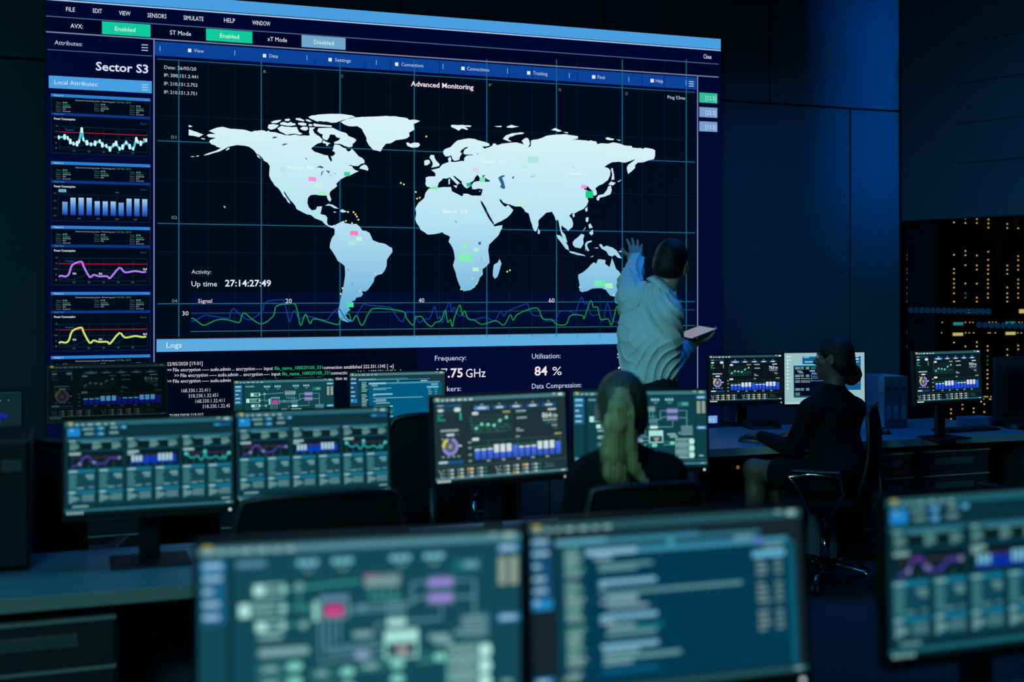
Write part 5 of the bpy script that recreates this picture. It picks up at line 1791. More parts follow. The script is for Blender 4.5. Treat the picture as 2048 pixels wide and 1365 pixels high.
for d, m_ in ((cols, 'led_amber'), (teal, 'led_teal')):
    for X, ys in d.items():
        for y in ys.split():
            led(X - (float(y) - 520) * 0.006 * (1 if X > 540 and X < 570 else 0), float(y), M[m_])
for a in ((450, 464, 567, 588, 'yellow_glow'), (484, 498, 567, 588, 'yellow_glow'), (516, 530, 567, 588, 'yellow_glow'), (736, 790, 566, 588, 'yellow_glow'), (362, 417, 640, 656, 'led_teal'), (359, 416, 700, 716, 'yellow_glow'), (660, 714, 637, 651, 'led_teal'), (659, 714, 695, 711, 'yellow_glow'), (632, 640, 1365, 1446, 'yellow_glow')):
    plate(*a[:4], M[a[4]])  # the last, low one is an added glow imitating a reflection
for y, xs in ((640, '254 272 298 430 455 473 565 585 603 735 752'), (700, '258 294 432 452 477 560 570 600 728 748'), (1063, '529 540 548 556 575 590'), (1077, '508 518 524 533 568 574 588')):
    for x in xs.split():
        led(float(x), y, M['led_amber'], 0.0045)

# ---------------------------------------------------------------- people: smooth distance fields turned into meshes


class Field:
    def __init__(s, lo, hi, h):
        s.lo = np.array(lo, dtype=np.float32)
        s.h = h
        s.n = np.maximum(4, np.ceil((np.array(hi) - s.lo) / h).astype(int) + 1)
        s.F = np.full(tuple(s.n), 1.0, dtype=np.float32)

    def win(s, lo, hi):
        a = np.clip(np.floor((np.array(lo) - s.lo) / s.h).astype(int), 0, s.n - 1)
        b = np.clip(np.ceil((np.array(hi) - s.lo) / s.h).astype(int) + 1, 1, s.n)
        if np.any(b <= a):
            return None, None
        sl = tuple(slice(a[i], b[i]) for i in range(3))
        ax = [s.lo[i] + s.h * np.arange(a[i], b[i], dtype=np.float32) for i in range(3)]
        return sl, np.meshgrid(*ax, indexing='ij')

    def merge(s, sl, d, k):
        f = s.F[sl]
        if k > 0:
            q = np.maximum(k - np.abs(f - d), 0) / k
            s.F[sl] = np.minimum(f, d) - q * q * k * 0.25
        else:
            s.F[sl] = np.minimum(f, d)

    def cap(s, a, b, ra, rb=None, k=0.02):
        rb = ra if rb is None else rb
        a, b = np.array(a, dtype=np.float32), np.array(b, dtype=np.float32)
        m = max(ra, rb) + k + 3 * s.h
        sl, g = s.win(np.minimum(a, b) - m, np.maximum(a, b) + m)
        if sl is None:
            return
        ab = b - a
        l2 = float(ab @ ab) + 1e-9
        t = ((g[0] - a[0]) * ab[0] + (g[1] - a[1]) * ab[1] + (g[2] - a[2]) * ab[2]) / l2
        t = np.clip(t, 0, 1)
        d = np.sqrt((g[0] - a[0] - ab[0] * t) ** 2 + (g[1] - a[1] - ab[1] * t) ** 2 + (g[2] - a[2] - ab[2] * t) ** 2) - (ra + (rb - ra) * t)
        s.merge(sl, d, k)

    def chain(s, pts, rs, k=0.02):
        for i in range(len(pts) - 1):
            s.cap(pts[i], pts[i + 1], rs[i], rs[i + 1], k)

    def ell(s, c, r, ax=None, k=0.02, sub=False):
        c = np.array(c, dtype=np.float32)
        r = np.array(r, dtype=np.float32)
        A = np.eye(3, dtype=np.float32) if ax is None else np.array(ax, dtype=np.float32)
        m = float(r.max()) + k + 3 * s.h
        sl, g = s.win(c - m, c + m)
        if sl is None:
            return
        q = [sum((g[j] - c[j]) * A[i][j] for j in range(3)) for i in range(3)]
        k0 = np.sqrt(sum((q[i] / r[i]) ** 2 for i in range(3)))
        k1 = np.sqrt(sum((q[i] / r[i] ** 2) ** 2 for i in range(3))) + 1e-6
        d = k0 * (k0 - 1) / k1
        if sub:
            f = s.F[sl]
            e = -d
            w = np.maximum(k - np.abs(f - e), 0) / k
            s.F[sl] = np.maximum(f, e) + w * w * k * 0.25
        else:
            s.merge(sl, d, k)

    def cut(s, p, n, k=0.006):
        """keep the side the normal points to"""
        g = np.meshgrid(*[s.lo[i] + s.h * np.arange(s.n[i], dtype=np.float32) for i in range(3)], indexing='ij')
        e = -((g[0] - p[0]) * n[0] + (g[1] - p[1]) * n[1] + (g[2] - p[2]) * n[2])
        w = np.maximum(k - np.abs(s.F - e), 0) / k
        s.F = np.maximum(s.F, e) + w * w * k * 0.25

    def disp(s, fn):
        g = np.meshgrid(*[s.lo[i] + s.h * np.arange(s.n[i], dtype=np.float32) for i in range(3)], indexing='ij')
        s.F += fn(*g).astype(np.float32)

    def mesh(s):
        F, h = s.F, s.h
        I = F < 0
        c = np.zeros(tuple(s.n - 1), dtype=np.int8)
        for dx in (0, 1):
            for dy in (0, 1):
                for dz in (0, 1):
                    c += I[dx:dx + c.shape[0], dy:dy + c.shape[1], dz:dz + c.shape[2]]
        idx = np.argwhere((c > 0) & (c < 8))
        m = len(idx)
        acc = np.zeros((m, 3))
        cnt = np.zeros(m)
        cor = [(0, 0, 0), (1, 0, 0), (0, 1, 0), (1, 1, 0), (0, 0, 1), (1, 0, 1), (0, 1, 1), (1, 1, 1)]
        val = [F[idx[:, 0] + a, idx[:, 1] + b, idx[:, 2] + d] for a, b, d in cor]
        for i in range(8):
            for j in range(i + 1, 8):
                df = [cor[j][t] - cor[i][t] for t in range(3)]
                if sum(abs(x) for x in df) != 1:
                    continue
                w = (val[i] < 0) != (val[j] < 0)
                t = np.where(w, val[i] / (val[i] - val[j] + 1e-12), 0)
                for ax in range(3):
                    acc[:, ax] += np.where(w, cor[i][ax] + df[ax] * t, 0)
                cnt += w
        V = s.lo + (idx + acc / cnt[:, None]) * h
        mp = np.full(c.shape, -1, dtype=np.int64)
        mp[idx[:, 0], idx[:, 1], idx[:, 2]] = np.arange(m)
        quads = []
        for ax in range(3):
            u, v = (ax + 1) % 3, (ax + 2) % 3
            A = np.take(I, range(0, s.n[ax] - 1), ax)
            B = np.take(I, range(1, s.n[ax]), ax)
            e = np.argwhere(A != B)
            e = e[(e[:, u] > 0) & (e[:, v] > 0) & (e[:, u] < s.n[u] - 1) & (e[:, v] < s.n[v] - 1)]
            ins = A[e[:, 0], e[:, 1], e[:, 2]]
            q = []
            for du, dv in ((0, 0), (-1, 0), (-1, -1), (0, -1)):
                t = e.copy()
                t[:, u] += du
                t[:, v] += dv
                q.append(mp[t[:, 0], t[:, 1], t[:, 2]])
            q = np.stack(q, 1)
            q[~ins] = q[~ins][:, ::-1]
            quads.append(q[:, ::1])
        return V, np.concatenate(quads)

    def build(s, name, material, parent, relax=2):
        V, Q = s.mesh()
        Q = Q[(Q >= 0).all(1)]
        for _ in range(relax):
            acc = np.zeros_like(V)
            cn = np.zeros(len(V))
            for a, b in ((0, 1), (1, 2), (2, 3), (3, 0)):
                np.add.at(acc, Q[:, a], V[Q[:, b]])
                np.add.at(cn, Q[:, a], 1)
                np.add.at(acc, Q[:, b], V[Q[:, a]])
                np.add.at(cn, Q[:, b], 1)
            V = V * 0.5 + 0.5 * acc / np.maximum(cn, 1)[:, None]
        V = V - np.array(parent.location)
        me = bpy.data.meshes.new(name)
        me.vertices.add(len(V))
        me.vertices.foreach_set('co', V.astype(np.float32).ravel())
        me.loops.add(len(Q) * 4)
        me.loops.foreach_set('vertex_index', Q.astype(np.int32).ravel())
        me.polygons.add(len(Q))
        me.polygons.foreach_set('loop_start', np.arange(0, len(Q) * 4, 4, dtype=np.int32))
        me.update(calc_edges=True)
        me.validate()
        return link(name, me, material, parent, smooth=True)


def box_of(pts, m):
    a = np.array([tuple(p) for p in pts])
    return a.min(0) - m, a.max(0) + m


def axes(fwd, up, roll=0.0):
    y = Vector(fwd).normalized()
    x = y.cross(Vector(up)).normalized()
    z = x.cross(y)
    if roll:
        q = Matrix.Rotation(roll, 3, y)
        x, z = q @ x, q @ z
    return x, y, z


def to_w(o, ax, p):
    return o + ax[0] * p[0] + ax[1] * p[1] + ax[2] * p[2]


def head(f, o, ax, s=1.0, ears=True):
    E = lambda c, r, k=0.02, sub=False: f.ell(to_w(o, ax, [v * s for v in c]), [v * s for v in r], ax, k, sub)
    K = lambda a, b, ra, rb, k=0.012: f.cap(to_w(o, ax, [v * s for v in a]), to_w(o, ax, [v * s for v in b]), ra * s, rb * s, k)
    E((0, -0.012, 0.028), (0.074, 0.094, 0.098))
    E((0, 0.030, -0.035), (0.057, 0.062, 0.078), 0.03)
    E((0, 0.045, -0.070), (0.042, 0.045, 0.040), 0.03)
    E((0, 0.078, -0.098), (0.020, 0.018, 0.018), 0.02)
    K((0, 0.090, 0.020), (0, 0.112, -0.020), 0.008, 0.012, 0.012)
    E((0.012, 0.098, -0.026), (0.009, 0.010, 0.008), 0.008)
    E((-0.012, 0.098, -0.026), (0.009, 0.010, 0.008), 0.008)
    E((0, 0.094, -0.052), (0.023, 0.011, 0.006), 0.006)
    E((0, 0.092, -0.063), (0.020, 0.011, 0.007), 0.006)
    for sx in (-1, 1):
        K((0.012 * sx, 0.090, 0.032), (0.048 * sx, 0.074, 0.034), 0.008, 0.006)
        E((0.031 * sx, 0.098, 0.014), (0.016, 0.014, 0.011), 0.012, True)
        E((0.048 * sx, 0.060, -0.020), (0.020, 0.022, 0.018), 0.02)
        if ears:
            e = to_w(o, ax, (0.082 * sx * s, -0.008 * s, -0.004 * s))
            x2 = (ax[0] * 0.94 + ax[1] * -0.35 * sx).normalized()
            y2 = ax[2].cross(x2)
            f.ell(e, (0.010 * s, 0.022 * s, 0.035 * s), (x2, y2, ax[2]), 0.006)
            f.ell(e + x2 * 0.010 * sx * s + y2 * 0.002, (0.006 * s, 0.012 * s, 0.020 * s), (x2, y2, ax[2]), 0.005, True)


def eyes(o, ax, parent, s=1.0):
    mb = MB()
    for sx in (-1, 1):
        mb.ball(to_w(o, ax, (0.031 * sx * s, 0.082 * s, 0.014 * s)) - parent.location, 0.0125 * s)
    mb.build('eyes', M['eye'], parent, smooth=True)


def hand(f, w, d, n, t, curl=(0.25, 0.25, 0.3, 0.35), spread=0.15, s=1.0, th_in=0.2):
    """w wrist, d towards the fingers, n out of the back of the hand, t towards the thumb"""
    d = Vector(d).normalized()
    n = (Vector(n) - d * Vector(n).dot(d)).normalized()
    tt = d.cross(n)
    t = tt if tt.dot(Vector(t)) > 0 else -tt
    seg = ((0.040, 0.025, 0.020), (0.045, 0.028, 0.021), (0.041, 0.026, 0.020), (0.031, 0.020, 0.017))
    off = (0.031, 0.010, -0.011, -0.030)
    kn = (0.090, 0.094, 0.090, 0.080)
    for i in range(4):
        p = w + d * kn[i] * s + t * off[i] * s
        f.cap(w + t * off[i] * 0.55 * s, p, 0.018 * s, 0.0125 * s, 0.012)
        dd = (d + t * (off[i] / 0.031) * spread).normalized()
        ang = 0.0
        q = p
        for j in range(3):
            ang += curl[i] * (0.8, 1.1, 0.8)[j]
            v = (dd * math.cos(ang) - n * math.sin(ang)).normalized()
            q2 = q + v * seg[i][j] * s
            r = (0.0098, 0.0090, 0.0082, 0.0072)
            f.cap(q, q2, r[j] * s * (0.9 if i == 3 else 1), r[j + 1] * s * (0.9 if i == 3 else 1), 0.004)
            q = q2
    b = w + d * 0.022 * s + t * 0.028 * s - n * 0.006 * s
    v = (d * 0.75 + t * 0.62 - n * th_in).normalized()
    c = b + v * 0.044 * s
    f.cap(w + t * 0.012 * s, b, 0.017 * s, 0.014 * s, 0.012)
    f.cap(b, c, 0.0145 * s, 0.0115 * s, 0.008)
    v2 = (v + d * 0.35).normalized()
    e = c + v2 * 0.031 * s
    f.cap(c, e, 0.0112 * s, 0.0098 * s, 0.004)
    f.cap(e, e + v2 * 0.024 * s, 0.0098 * s, 0.0078 * s, 0.004)


def folds(seed, n=5, lo=18, hi=60):
    r = np.random.default_rng(seed)
    k = r.normal(size=(n, 3))
    k = k / np.linalg.norm(k, axis=1)[:, None] * r.uniform(lo, hi, n)[:, None]
    ph = r.uniform(0, 6.28, n)

    def fn(x, y, z):
        o = 0
        for i in range(n):
            o = o + np.sin(k[i, 0] * x + k[i, 1] * y + k[i, 2] * z + ph[i])
        return o / n
    return fn


# ---- the man in the white shirt, seen from behind, left arm raised to the display
Z0 = 6.0
m_ = lambda px, py, dz=0.0: pt(px, py, Z0 + dz)
root_p = m_(1300, 700)
man = thing('person', 'standing man in a white shirt pointing at the display and holding a tablet', 'person', (root_p.x, root_p.y, 0))
face_d = (F3 * math.cos(math.radians(22)) + R3 * math.sin(math.radians(22)) + U3 * 0.02).normalized()
HO = m_(1341, 529, 0.0)
HA = axes(face_d, U3, math.radians(11))
chest = (F3 * math.cos(math.radians(50)) + R3 * math.sin(math.radians(50)))
sh_l, sh_r = m_(1266, 596, 0.13), m_(1334, 626, -0.13)
el_l, wr_l = m_(1261, 568, 0.36), m_(1273, 519, 0.58)
el_r, wr_r = m_(1330, 735, -0.06), m_(1381, 690, 0.14)
hip_l, hip_r = m_(1283, 790, 0.07), m_(1316, 792, -0.06)
fl = lambda px, dz: (lambda q: Vector((q.x, q.y, 0)))(m_(px, 1200, dz))
kn_l, kn_r = fl(1280, 0.08) + U3 * 0.50, fl(1318, -0.06) + U3 * 0.50
an_l, an_r = fl(1276, 0.06) + U3 * 0.09, fl(1320, -0.08) + U3 * 0.09
lo, hi = box_of([HO + U3 * 0.15, wr_l, wr_r, sh_l, sh_r, m_(1300, 830), el_r], 0.26)
f = Field(lo, hi, 0.005)
head(f, HO, HA)
f.chain([HO - U3 * 0.06 - HA[1] * 0.015, m_(1326, 585, -0.01), m_(1312, 612, 0.0)], [0.056, 0.058, 0.075], 0.03)
f.chain([m_(1310, 615), m_(1298, 700), m_(1297, 790)], [0.085, 0.085, 0.09], 0.03)
f.chain([m_(1308, 612), sh_l, el_l, wr_l], [0.05, 0.045, 0.036, 0.026], 0.02)
f.chain([m_(1312, 615), sh_r, el_r, wr_r], [0.05, 0.045, 0.038, 0.027], 0.02)
hand(f, wr_l, U3 * 0.72 + F3 * 0.62 + R3 * 0.02, -F3 * 0.8 + U3 * 0.5, -R3, (0.10, 0.12, 0.16, 0.22), 0.2, 0.93)
hand(f, wr_r, R3 * 0.80 + F3 * 0.35 + U3 * 0.28, -U3 * 0.9 + R3 * 0.2, F3 * 0.6 + R3 * 0.2, (0.25, 0.25, 0.28, 0.30), 0.12)
body = f.build('body', M['skin'], man, 1)
eyes(HO, HA, man)
lo, hi = box_of([HO], 0.2)
f = Field(lo, hi, 0.004)
f.ell(to_w(HO, HA, (0, -0.013, 0.028)), (0.082, 0.102, 0.106), HA)
f.ell(to_w(HO, HA, (0, -0.055, -0.03)), (0.068, 0.058, 0.055), HA, 0.03)
pn = (HA[2] * 0.72 - HA[1] * 0.69).normalized()
f.cut(to_w(HO, HA, (0, -0.012, 0.004)), pn, 0.016)
for sx in (-1, 1):
    f.ell(to_w(HO, HA, (0.086 * sx, 0.006, -0.012)), (0.026, 0.040, 0.048), HA, 0.008, True)
f.disp(lambda x, y, z: 0.0015 * folds(3, 8, 120, 400)(x, y, z))
f.build('hair', M['hair_black'], man, 1)
ep = to_w(HO, HA, (-0.083, 0.012, -0.032))
MB().ball(ep - man.location, 0.007).ball(ep - man.location + HA[1] * 0.022 - HA[2] * 0.012, 0.005).tube([ep - man.location, ep - man.location + HA[1] * 0.022 - HA[2] * 0.012], 0.003).build('earpiece', M['earring'], man, smooth=True)

# shirt
lo, hi = box_of([wr_l, wr_r, sh_l, sh_r, el_r, m_(1300, 770), m_(1325, 575)], 0.17)
f = Field(lo, hi, 0.006)
f.chain([m_(1276, 606, 0.09), m_(1277, 670, 0.08), m_(1281, 745, 0.06)], [0.085, 0.095, 0.098], 0.05)
f.chain([m_(1324, 630, -0.08), m_(1310, 690, -0.06), m_(1305, 748, -0.04)], [0.085, 0.095, 0.100], 0.05)
f.chain([m_(1306, 612), m_(1295, 680), m_(1293, 748)], [0.085, 0.115, 0.112], 0.05)
f.chain([m_(1322, 585, -0.01), sh_l], [0.060, 0.062], 0.04)
f.chain([m_(1326, 592, -0.01), sh_r], [0.060, 0.066], 0.04)
f.chain([sh_l, el_l, wr_l - (wr_l - el_l).normalized() * 0.02], [0.078, 0.060, 0.045], 0.04)
f.chain([sh_r, m_(1335, 680, -0.10), el_r], [0.076, 0.066, 0.064], 0.03)
f.chain([el_r, wr_r - (wr_r - el_r).normalized() * 0.03], [0.064, 0.044], 0.03)
f.cut(m_(1292, 768), (U3 * 0.98 + R3 * -0.14).normalized(), 0.01)
for wv, ev in ((wr_l, el_l), (wr_r, el_r)):
    q_ = (ev - wv).normalized()
    c0 = wv + q_ * 0.012
    f.ell(c0 - q_ * 0.045, (0.062, 0.062, 0.045), axes(R3 if abs(q_.dot(R3)) < 0.8 else F3, q_)[0:2] + (q_,), 0.006, True)
f.ell(HO - U3 * 0.03, (0.066, 0.066, 0.10), None, 0.01, True)
fa, fb = folds(11, 5, 10, 26), folds(5, 6, 30, 80)
dg = (R3 * 0.75 - U3 * 0.55 + F3 * 0.2).normalized()
dg2 = (R3 * 0.80 + U3 * 0.45).normalized()


def crease(x, y, z):
    a = fa(x, y, z)
    ph = (x * dg.x + y * dg.y + z * dg.z) * 75 + 4.0 * a
    ph2 = (x * dg2.x + y * dg2.y + z * dg2.z) * 62 + 4.5 * fa(x + 0.3, y, z - 0.2)
    r1 = 1 - np.abs(np.sin(ph))
    r2 = 1 - np.abs(np.sin(ph2))
    m1 = np.clip(0.5 + fa(x * 0.7 + 1.3, y, z) * 1.2, 0, 1)
    return -0.0135 * m1 * r1 ** 2.5 - 0.0135 * (1 - m1) * r2 ** 2.5 + 0.003 * fb(x, y, z)


f.disp(crease)
f.build('shirt', M['shirt'], man, 1)
# collar: a folded band round the neck
ca = (R3 * math.cos(math.radians(40)) - U3 * math.sin(math.radians(40)))
cu_ = (R3 * math.sin(math.radians(40)) + U3 * math.cos(math.radians(40)))
cc = m_(1321, 580, -0.01)
vs, fs = [], []
n = 36
rings = ((0.066, 0.034), (0.071, 0.040), (0.090, 0.000), (0.088, -0.004), (0.076, 0.018), (0.062, 0.030))
for rr, hh in rings:
    for i in range(n):
        a = 2 * math.pi * i / n
        front = max(0, math.cos(a - math.radians(40)))
        drop = 0.022 * front ** 3 if hh < 0.01 else 0.0
        vs.append(cc - man.location + ca * rr * math.cos(a) + F3 * rr * math.sin(a) + cu_ * (hh - drop) + ca * (0.012 * front ** 3 if hh < 0.01 else 0))
for k in range(len(rings)):
    k2 = (k + 1) % len(rings)
    for i in range(n):
        fs.append((k * n + i, k * n + (i + 1) % n, k2 * n + (i + 1) % n, k2 * n + i))
MB().add(vs, fs).build('collar', M['shirt'], man, smooth=True)
# trousers, belt, shoes
lo, hi = box_of([hip_l, hip_r, an_l, an_r, m_(1295, 750)], 0.16)
lo[2] = 0.03
f = Field(lo, hi, 0.009)
f.chain([m_(1287, 755, 0.05), hip_l, kn_l, an_l - U3 * 0.03], [0.088, 0.105, 0.075, 0.062], 0.03)
f.chain([m_(1308, 758, -0.04), hip_r, kn_r, an_r - U3 * 0.03], [0.088, 0.105, 0.075, 0.062], 0.03)
f.chain([m_(1297, 755), m_(1298, 795)], [0.10, 0.11], 0.04)
f.disp(lambda x, y, z: 0.003 * folds(8, 6, 20, 60)(x, y, z))
f.build('trousers', M['trousers'], man, 1)


def shoe(parent, ank, d, s=1.0):
    f = Field(*box_of([ank - U3 * ank.z, ank + d * 0.2, ank - d * 0.08], 0.07), 0.006)
    a = Vector((ank.x, ank.y, 0))
    f.chain([a - d * 0.06 + U3 * 0.042, a + d * 0.06 + U3 * 0.046, a + d * 0.17 + U3 * 0.034], [0.040 * s, 0.044 * s, 0.036 * s], 0.03)
    f.cap(a + U3 * 0.05, a + U3 * 0.10, 0.045 * s, 0.043 * s, 0.03)
    f.cut(a + U3 * 0.004, U3, 0.004)
    f.build('shoe', M['leather'], parent, 1)


ld = (chest * 0.9 + F3 * 0.1).normalized()
shoe(man, an_l, ld)
shoe(man, an_r, ld)

# tablet on his right hand
tl = (R3 * 0.145 + F3 * 0.10 + U3 * 0.046)
ts = (R3 * 0.030 - F3 * 0.13 - U3 * 0.026)
tx, ty = tl.normalized(), (ts - tl.normalized() * ts.dot(tl.normalized())).normalized()
tz = tx.cross(ty)
if tz.z < 0:
    tz = -tz
tc_ = m_(1391, 666, 0.17)
tab = thing('tablet', 'pale-lit tablet lying on the right hand of the man', 'tablet', tuple(tc_))
mt = Matrix((tx, ty, tz)).transposed().to_4x4()
b = MB().box(-0.095, 0.095, -0.068, 0.068, -0.004, 0.004, mt)
b.build('case', M['plastic'], tab, bevel=0.003)
b = MB().box(-0.088, 0.088, -0.061, 0.061, 0.004, 0.0046, mt)
b.build('screen', emit('tablet_picture', C(150, 152, 165), 0.75), tab)
b = MB().box(0.0955, 0.0965, -0.06, 0.06, -0.003, 0.003, mt)
b.build('edge_gleam', emit('tablet_edge_gleam', C(40, 120, 220), 0.7), tab)  # glow put on the rim to imitate blue light catching it

# ---- the blonde woman, seen from behind at the second row
Z0 = 3.87
Bl = thing('person', 'seated woman with a long blonde ponytail and black top, seen from behind', 'person', tuple(Vector((pt(1250, 900, Z0).x, pt(1250, 900, Z0).y, 0))))
fd = (F3 * math.cos(0.10) - R3 * math.sin(0.10) - U3 * 0.05).normalized()
HO = m_(1243, 820, 0.02)
HA = axes(fd, U3, math.radians(-2))
sh_l, sh_r = m_(1176, 962, 0.0), m_(1330, 952, 0.0)
el_l, el_r = m_(1138, 1085, 0.10), m_(1372, 1082, 0.10)
kb = on_h(1215, 1080, DESK_H)
wl, wr_ = pt(1190, 1078, 4.13) , pt(1300, 1070, 4.13)
wl.z = wr_.z = DESK_H + 0.045
hips = m_(1255, 1270, 0.02)
hips.z = 0.56
lo, hi = box_of([HO + U3 * 0.12, el_l, el_r, wl, wr_, wl + F3 * 0.15, wr_ + F3 * 0.15, hips], 0.12)
f = Field(lo, hi, 0.006)
head(f, HO, HA, 0.96)
f.chain([HO - U3 * 0.06 - HA[1] * 0.02, m_(1248, 915, 0.0), m_(1250, 950, 0.0)], [0.048, 0.048, 0.07], 0.03)
f.chain([m_(1250, 955), m_(1252, 1080), hips], [0.085, 0.09, 0.11], 0.03)
for a, b_, c_ in ((sh_l, el_l, wl), (sh_r, el_r, wr_)):
    f.chain([m_(1250, 950), a, b_, c_], [0.04, 0.038, 0.034, 0.024], 0.02)
hand(f, wl, F3 * 0.95 + R3 * 0.1 - U3 * 0.05, U3, R3, (0.3, 0.3, 0.32, 0.35), 0.1, 0.9)
hand(f, wr_, F3 * 0.95 - R3 * 0.1 - U3 * 0.05, U3, -R3, (0.3, 0.3, 0.32, 0.35), 0.1, 0.9)
f.build('body', M['skin'], Bl, 1)
eyes(HO, HA, Bl, 0.96)
f = Field(*box_of([HO], 0.2), 0.004)
f.ell(to_w(HO, HA, (0, -0.014, 0.026)), (0.083, 0.102, 0.103), HA)
f.ell(to_w(HO, HA, (0, -0.05, -0.035)), (0.074, 0.066, 0.065), HA, 0.03)
f.cut(to_w(HO, HA, (0, 0.012, -0.02)), (HA[2] * 0.72 - HA[1] * 0.69).normalized(), 0.02)
for sx in (-1, 1):
    f.ell(to_w(HO, HA, (0.082 * sx, 0.002, -0.018)), (0.022, 0.03, 0.036), HA, 0.01, True)
hb = to_w(HO, HA, (0, -0.095, 0.05))


def comb(x, y, z):
    # strands drawn back towards the tie
    rx_, rz_ = (x - hb.x) * HA[0].x + (y - hb.y) * HA[0].y, z - hb.z
    return 0.0016 * np.sin(np.arctan2(rx_, rz_) * 46 + 2 * folds(4, 4, 10, 40)(x, y, z))


f.disp(comb)
f.build('hair', M['hair_root'], Bl, 1)
pony = [[m_(1241, 786, -0.098), m_(1236, 812, -0.118), m_(1229, 850, -0.118), m_(1226, 905, -0.112), m_(1229, 945, -0.108), m_(1244, 976, -0.105)],
        [m_(1250, 788, -0.096), m_(1256, 830, -0.114), m_(1257, 890, -0.108), m_(1266, 935, -0.105), m_(1296, 972, -0.095)]]
f = Field(*box_of([p_ for c_ in pony for p_ in c_], 0.08), 0.0035)
f.chain(pony[0], [0.018, 0.027, 0.034, 0.037, 0.035, 0.022], 0.015)
f.chain(pony[1], [0.016, 0.022, 0.023, 0.020, 0.010], 0.008)
fh = folds(21, 4, 8, 25)
f.disp(lambda x, y, z: 0.0028 * np.sin((x * R3.x + y * R3.y) * 520 + 60 * (y * 0.3) + 3 * fh(x, y, z * 0.3)) + 0.0018 * np.sin((x * R3.x + y * R3.y) * 1150 + 4 * fh(x + 1, y, z * 0.3)))
f.build('ponytail', M['hair_blonde'], Bl, 0)
lo, hi = box_of([sh_l, sh_r, el_l, el_r, wl, wr_, hips, m_(1250, 900)], 0.15)
f = Field(lo, hi, 0.007)
f.chain([m_(1250, 922), m_(1250, 960), m_(1252, 1080), hips + U3 * 0.02], [0.060, 0.10, 0.115, 0.15], 0.05)
f.chain([m_(1205, 965), m_(1215, 1080)], [0.09, 0.095], 0.05)
f.chain([m_(1300, 960), m_(1290, 1080)], [0.09, 0.095], 0.05)
f.chain([m_(1248, 920), sh_l, el_l, wl - (wl - el_l).normalized() * 0.02], [0.052, 0.064, 0.056, 0.036], 0.035)
f.chain([m_(1250, 918), sh_r, el_r, wr_ - (wr_ - el_r).normalized() * 0.02], [0.052, 0.064, 0.056, 0.036], 0.035)
f.ell(HO - U3 * 0.045, (0.054, 0.056, 0.09), None, 0.01, True)
f.disp(lambda x, y, z: 0.005 * folds(31, 6, 14, 45)(x, y, z))
f.build('top', M['black_cloth'], Bl, 1)
kl, kr = hips + F3 * 0.44 - R3 * 0.13, hips + F3 * 0.44 + R3 * 0.13
kl.z = kr.z = 0.53
al, ar_ = kl + F3 * 0.05, kr + F3 * 0.05
al.z = ar_.z = 0.09
f = Field(*box_of([hips, kl, kr, al, ar_], 0.16), 0.009)
f.lo[2] = max(f.lo[2], -0.05)
for s_, k_, a_ in ((-1, kl, al), (1, kr, ar_)):
    f.chain([hips + R3 * 0.09 * s_, k_, a_ - U3 * 0.03], [0.11, 0.068, 0.052], 0.04)
f.build('trousers', M['trousers'], Bl, 1)
shoe(Bl, al, F3, 0.9)
shoe(Bl, ar_, F3, 0.9)

# ---- the dark-haired woman at the right-hand desk
Z0 = 6.62
q = pt(1668, 950, Z0)
Dk = thing('person', 'seated woman with dark hair in a bun, black clothes, hand on a mouse', 'person', (q.x, q.y, 0))
fd = (F3 * math.cos(math.radians(58)) - R3 * math.sin(math.radians(58)) - U3 * 0.03).normalized()
HO = m_(1668, 719, 0.0)
HA = axes(fd, U3, math.radians(3))
bd_ = (F3 * math.cos(math.radians(52)) - R3 * math.sin(math.radians(52)))
br_ = (R3 * math.cos(math.radians(52)) + F3 * math.sin(math.radians(52)))
sh_l, sh_r = m_(1622, 822, -0.10), m_(1708, 818, 0.12)
ms = on_h(1502, 884, DESK_H)
wr_ = Vector((ms.x, ms.y, DESK_H + 0.045)) - F3 * 0.075 + R3 * 0.035
el_l = m_(1586, 898, 0.02)
wr2 = m_(1600, 880, 0.42)
wr2.z = DESK_H + 0.05
el_r = m_(1690, 905, 0.24)
hips = Vector((WCH.x, WCH.y, 0.585)) - bd_ * 0.06
lo, hi = box_of([HO + U3 * 0.12, sh_l, sh_r, el_l, wr_ + F3 * 0.15 - R3 * 0.1, wr2 + F3 * 0.15, hips, el_r], 0.14)
f = Field(lo, hi, 0.0055)
head(f, HO, HA, 0.97)
f.chain([HO - U3 * 0.055 - HA[1] * 0.02, m_(1670, 768, 0.0), m_(1670, 800, 0.0)], [0.047, 0.047, 0.065], 0.03)
f.chain([m_(1668, 815), m_(1672, 900), hips], [0.085, 0.085, 0.10], 0.03)
f.chain([m_(1668, 808), sh_l, el_l, wr_], [0.04, 0.038, 0.033, 0.024], 0.02)
f.chain([m_(1668, 808), sh_r, el_r, wr2], [0.04, 0.038, 0.033, 0.024], 0.02)
hand(f, wr_, (F3 * 0.75 - R3 * 0.60 - U3 * 0.05), U3, R3 * 0.7 + F3 * 0.3, (0.34, 0.32, 0.34, 0.4), 0.12, 0.92)
hand(f, wr2, (F3 * 0.75 - R3 * 0.60 - U3 * 0.05), U3, -R3 * 0.7 - F3 * 0.3, (0.3, 0.3, 0.32, 0.35), 0.1, 0.92)
thigh = []
for s_ in (-1, 1):
    k_ = hips + bd_ * 0.44 + br_ * 0.10 * s_
    k_.z = 0.60 if s_ < 0 else 0.54
    a_ = k_ + bd_ * 0.03
    a_.z = 0.09
    thigh.append((hips + br_ * 0.09 * s_, k_, a_))
f.build('body', M['skin_dark'], Dk, 1)
f = Field(*box_of([p_ for t_ in thigh for p_ in t_[1:]] + [t_[1] - (t_[1] - t_[0]) * 0.4 for t_ in thigh], 0.12), 0.007)
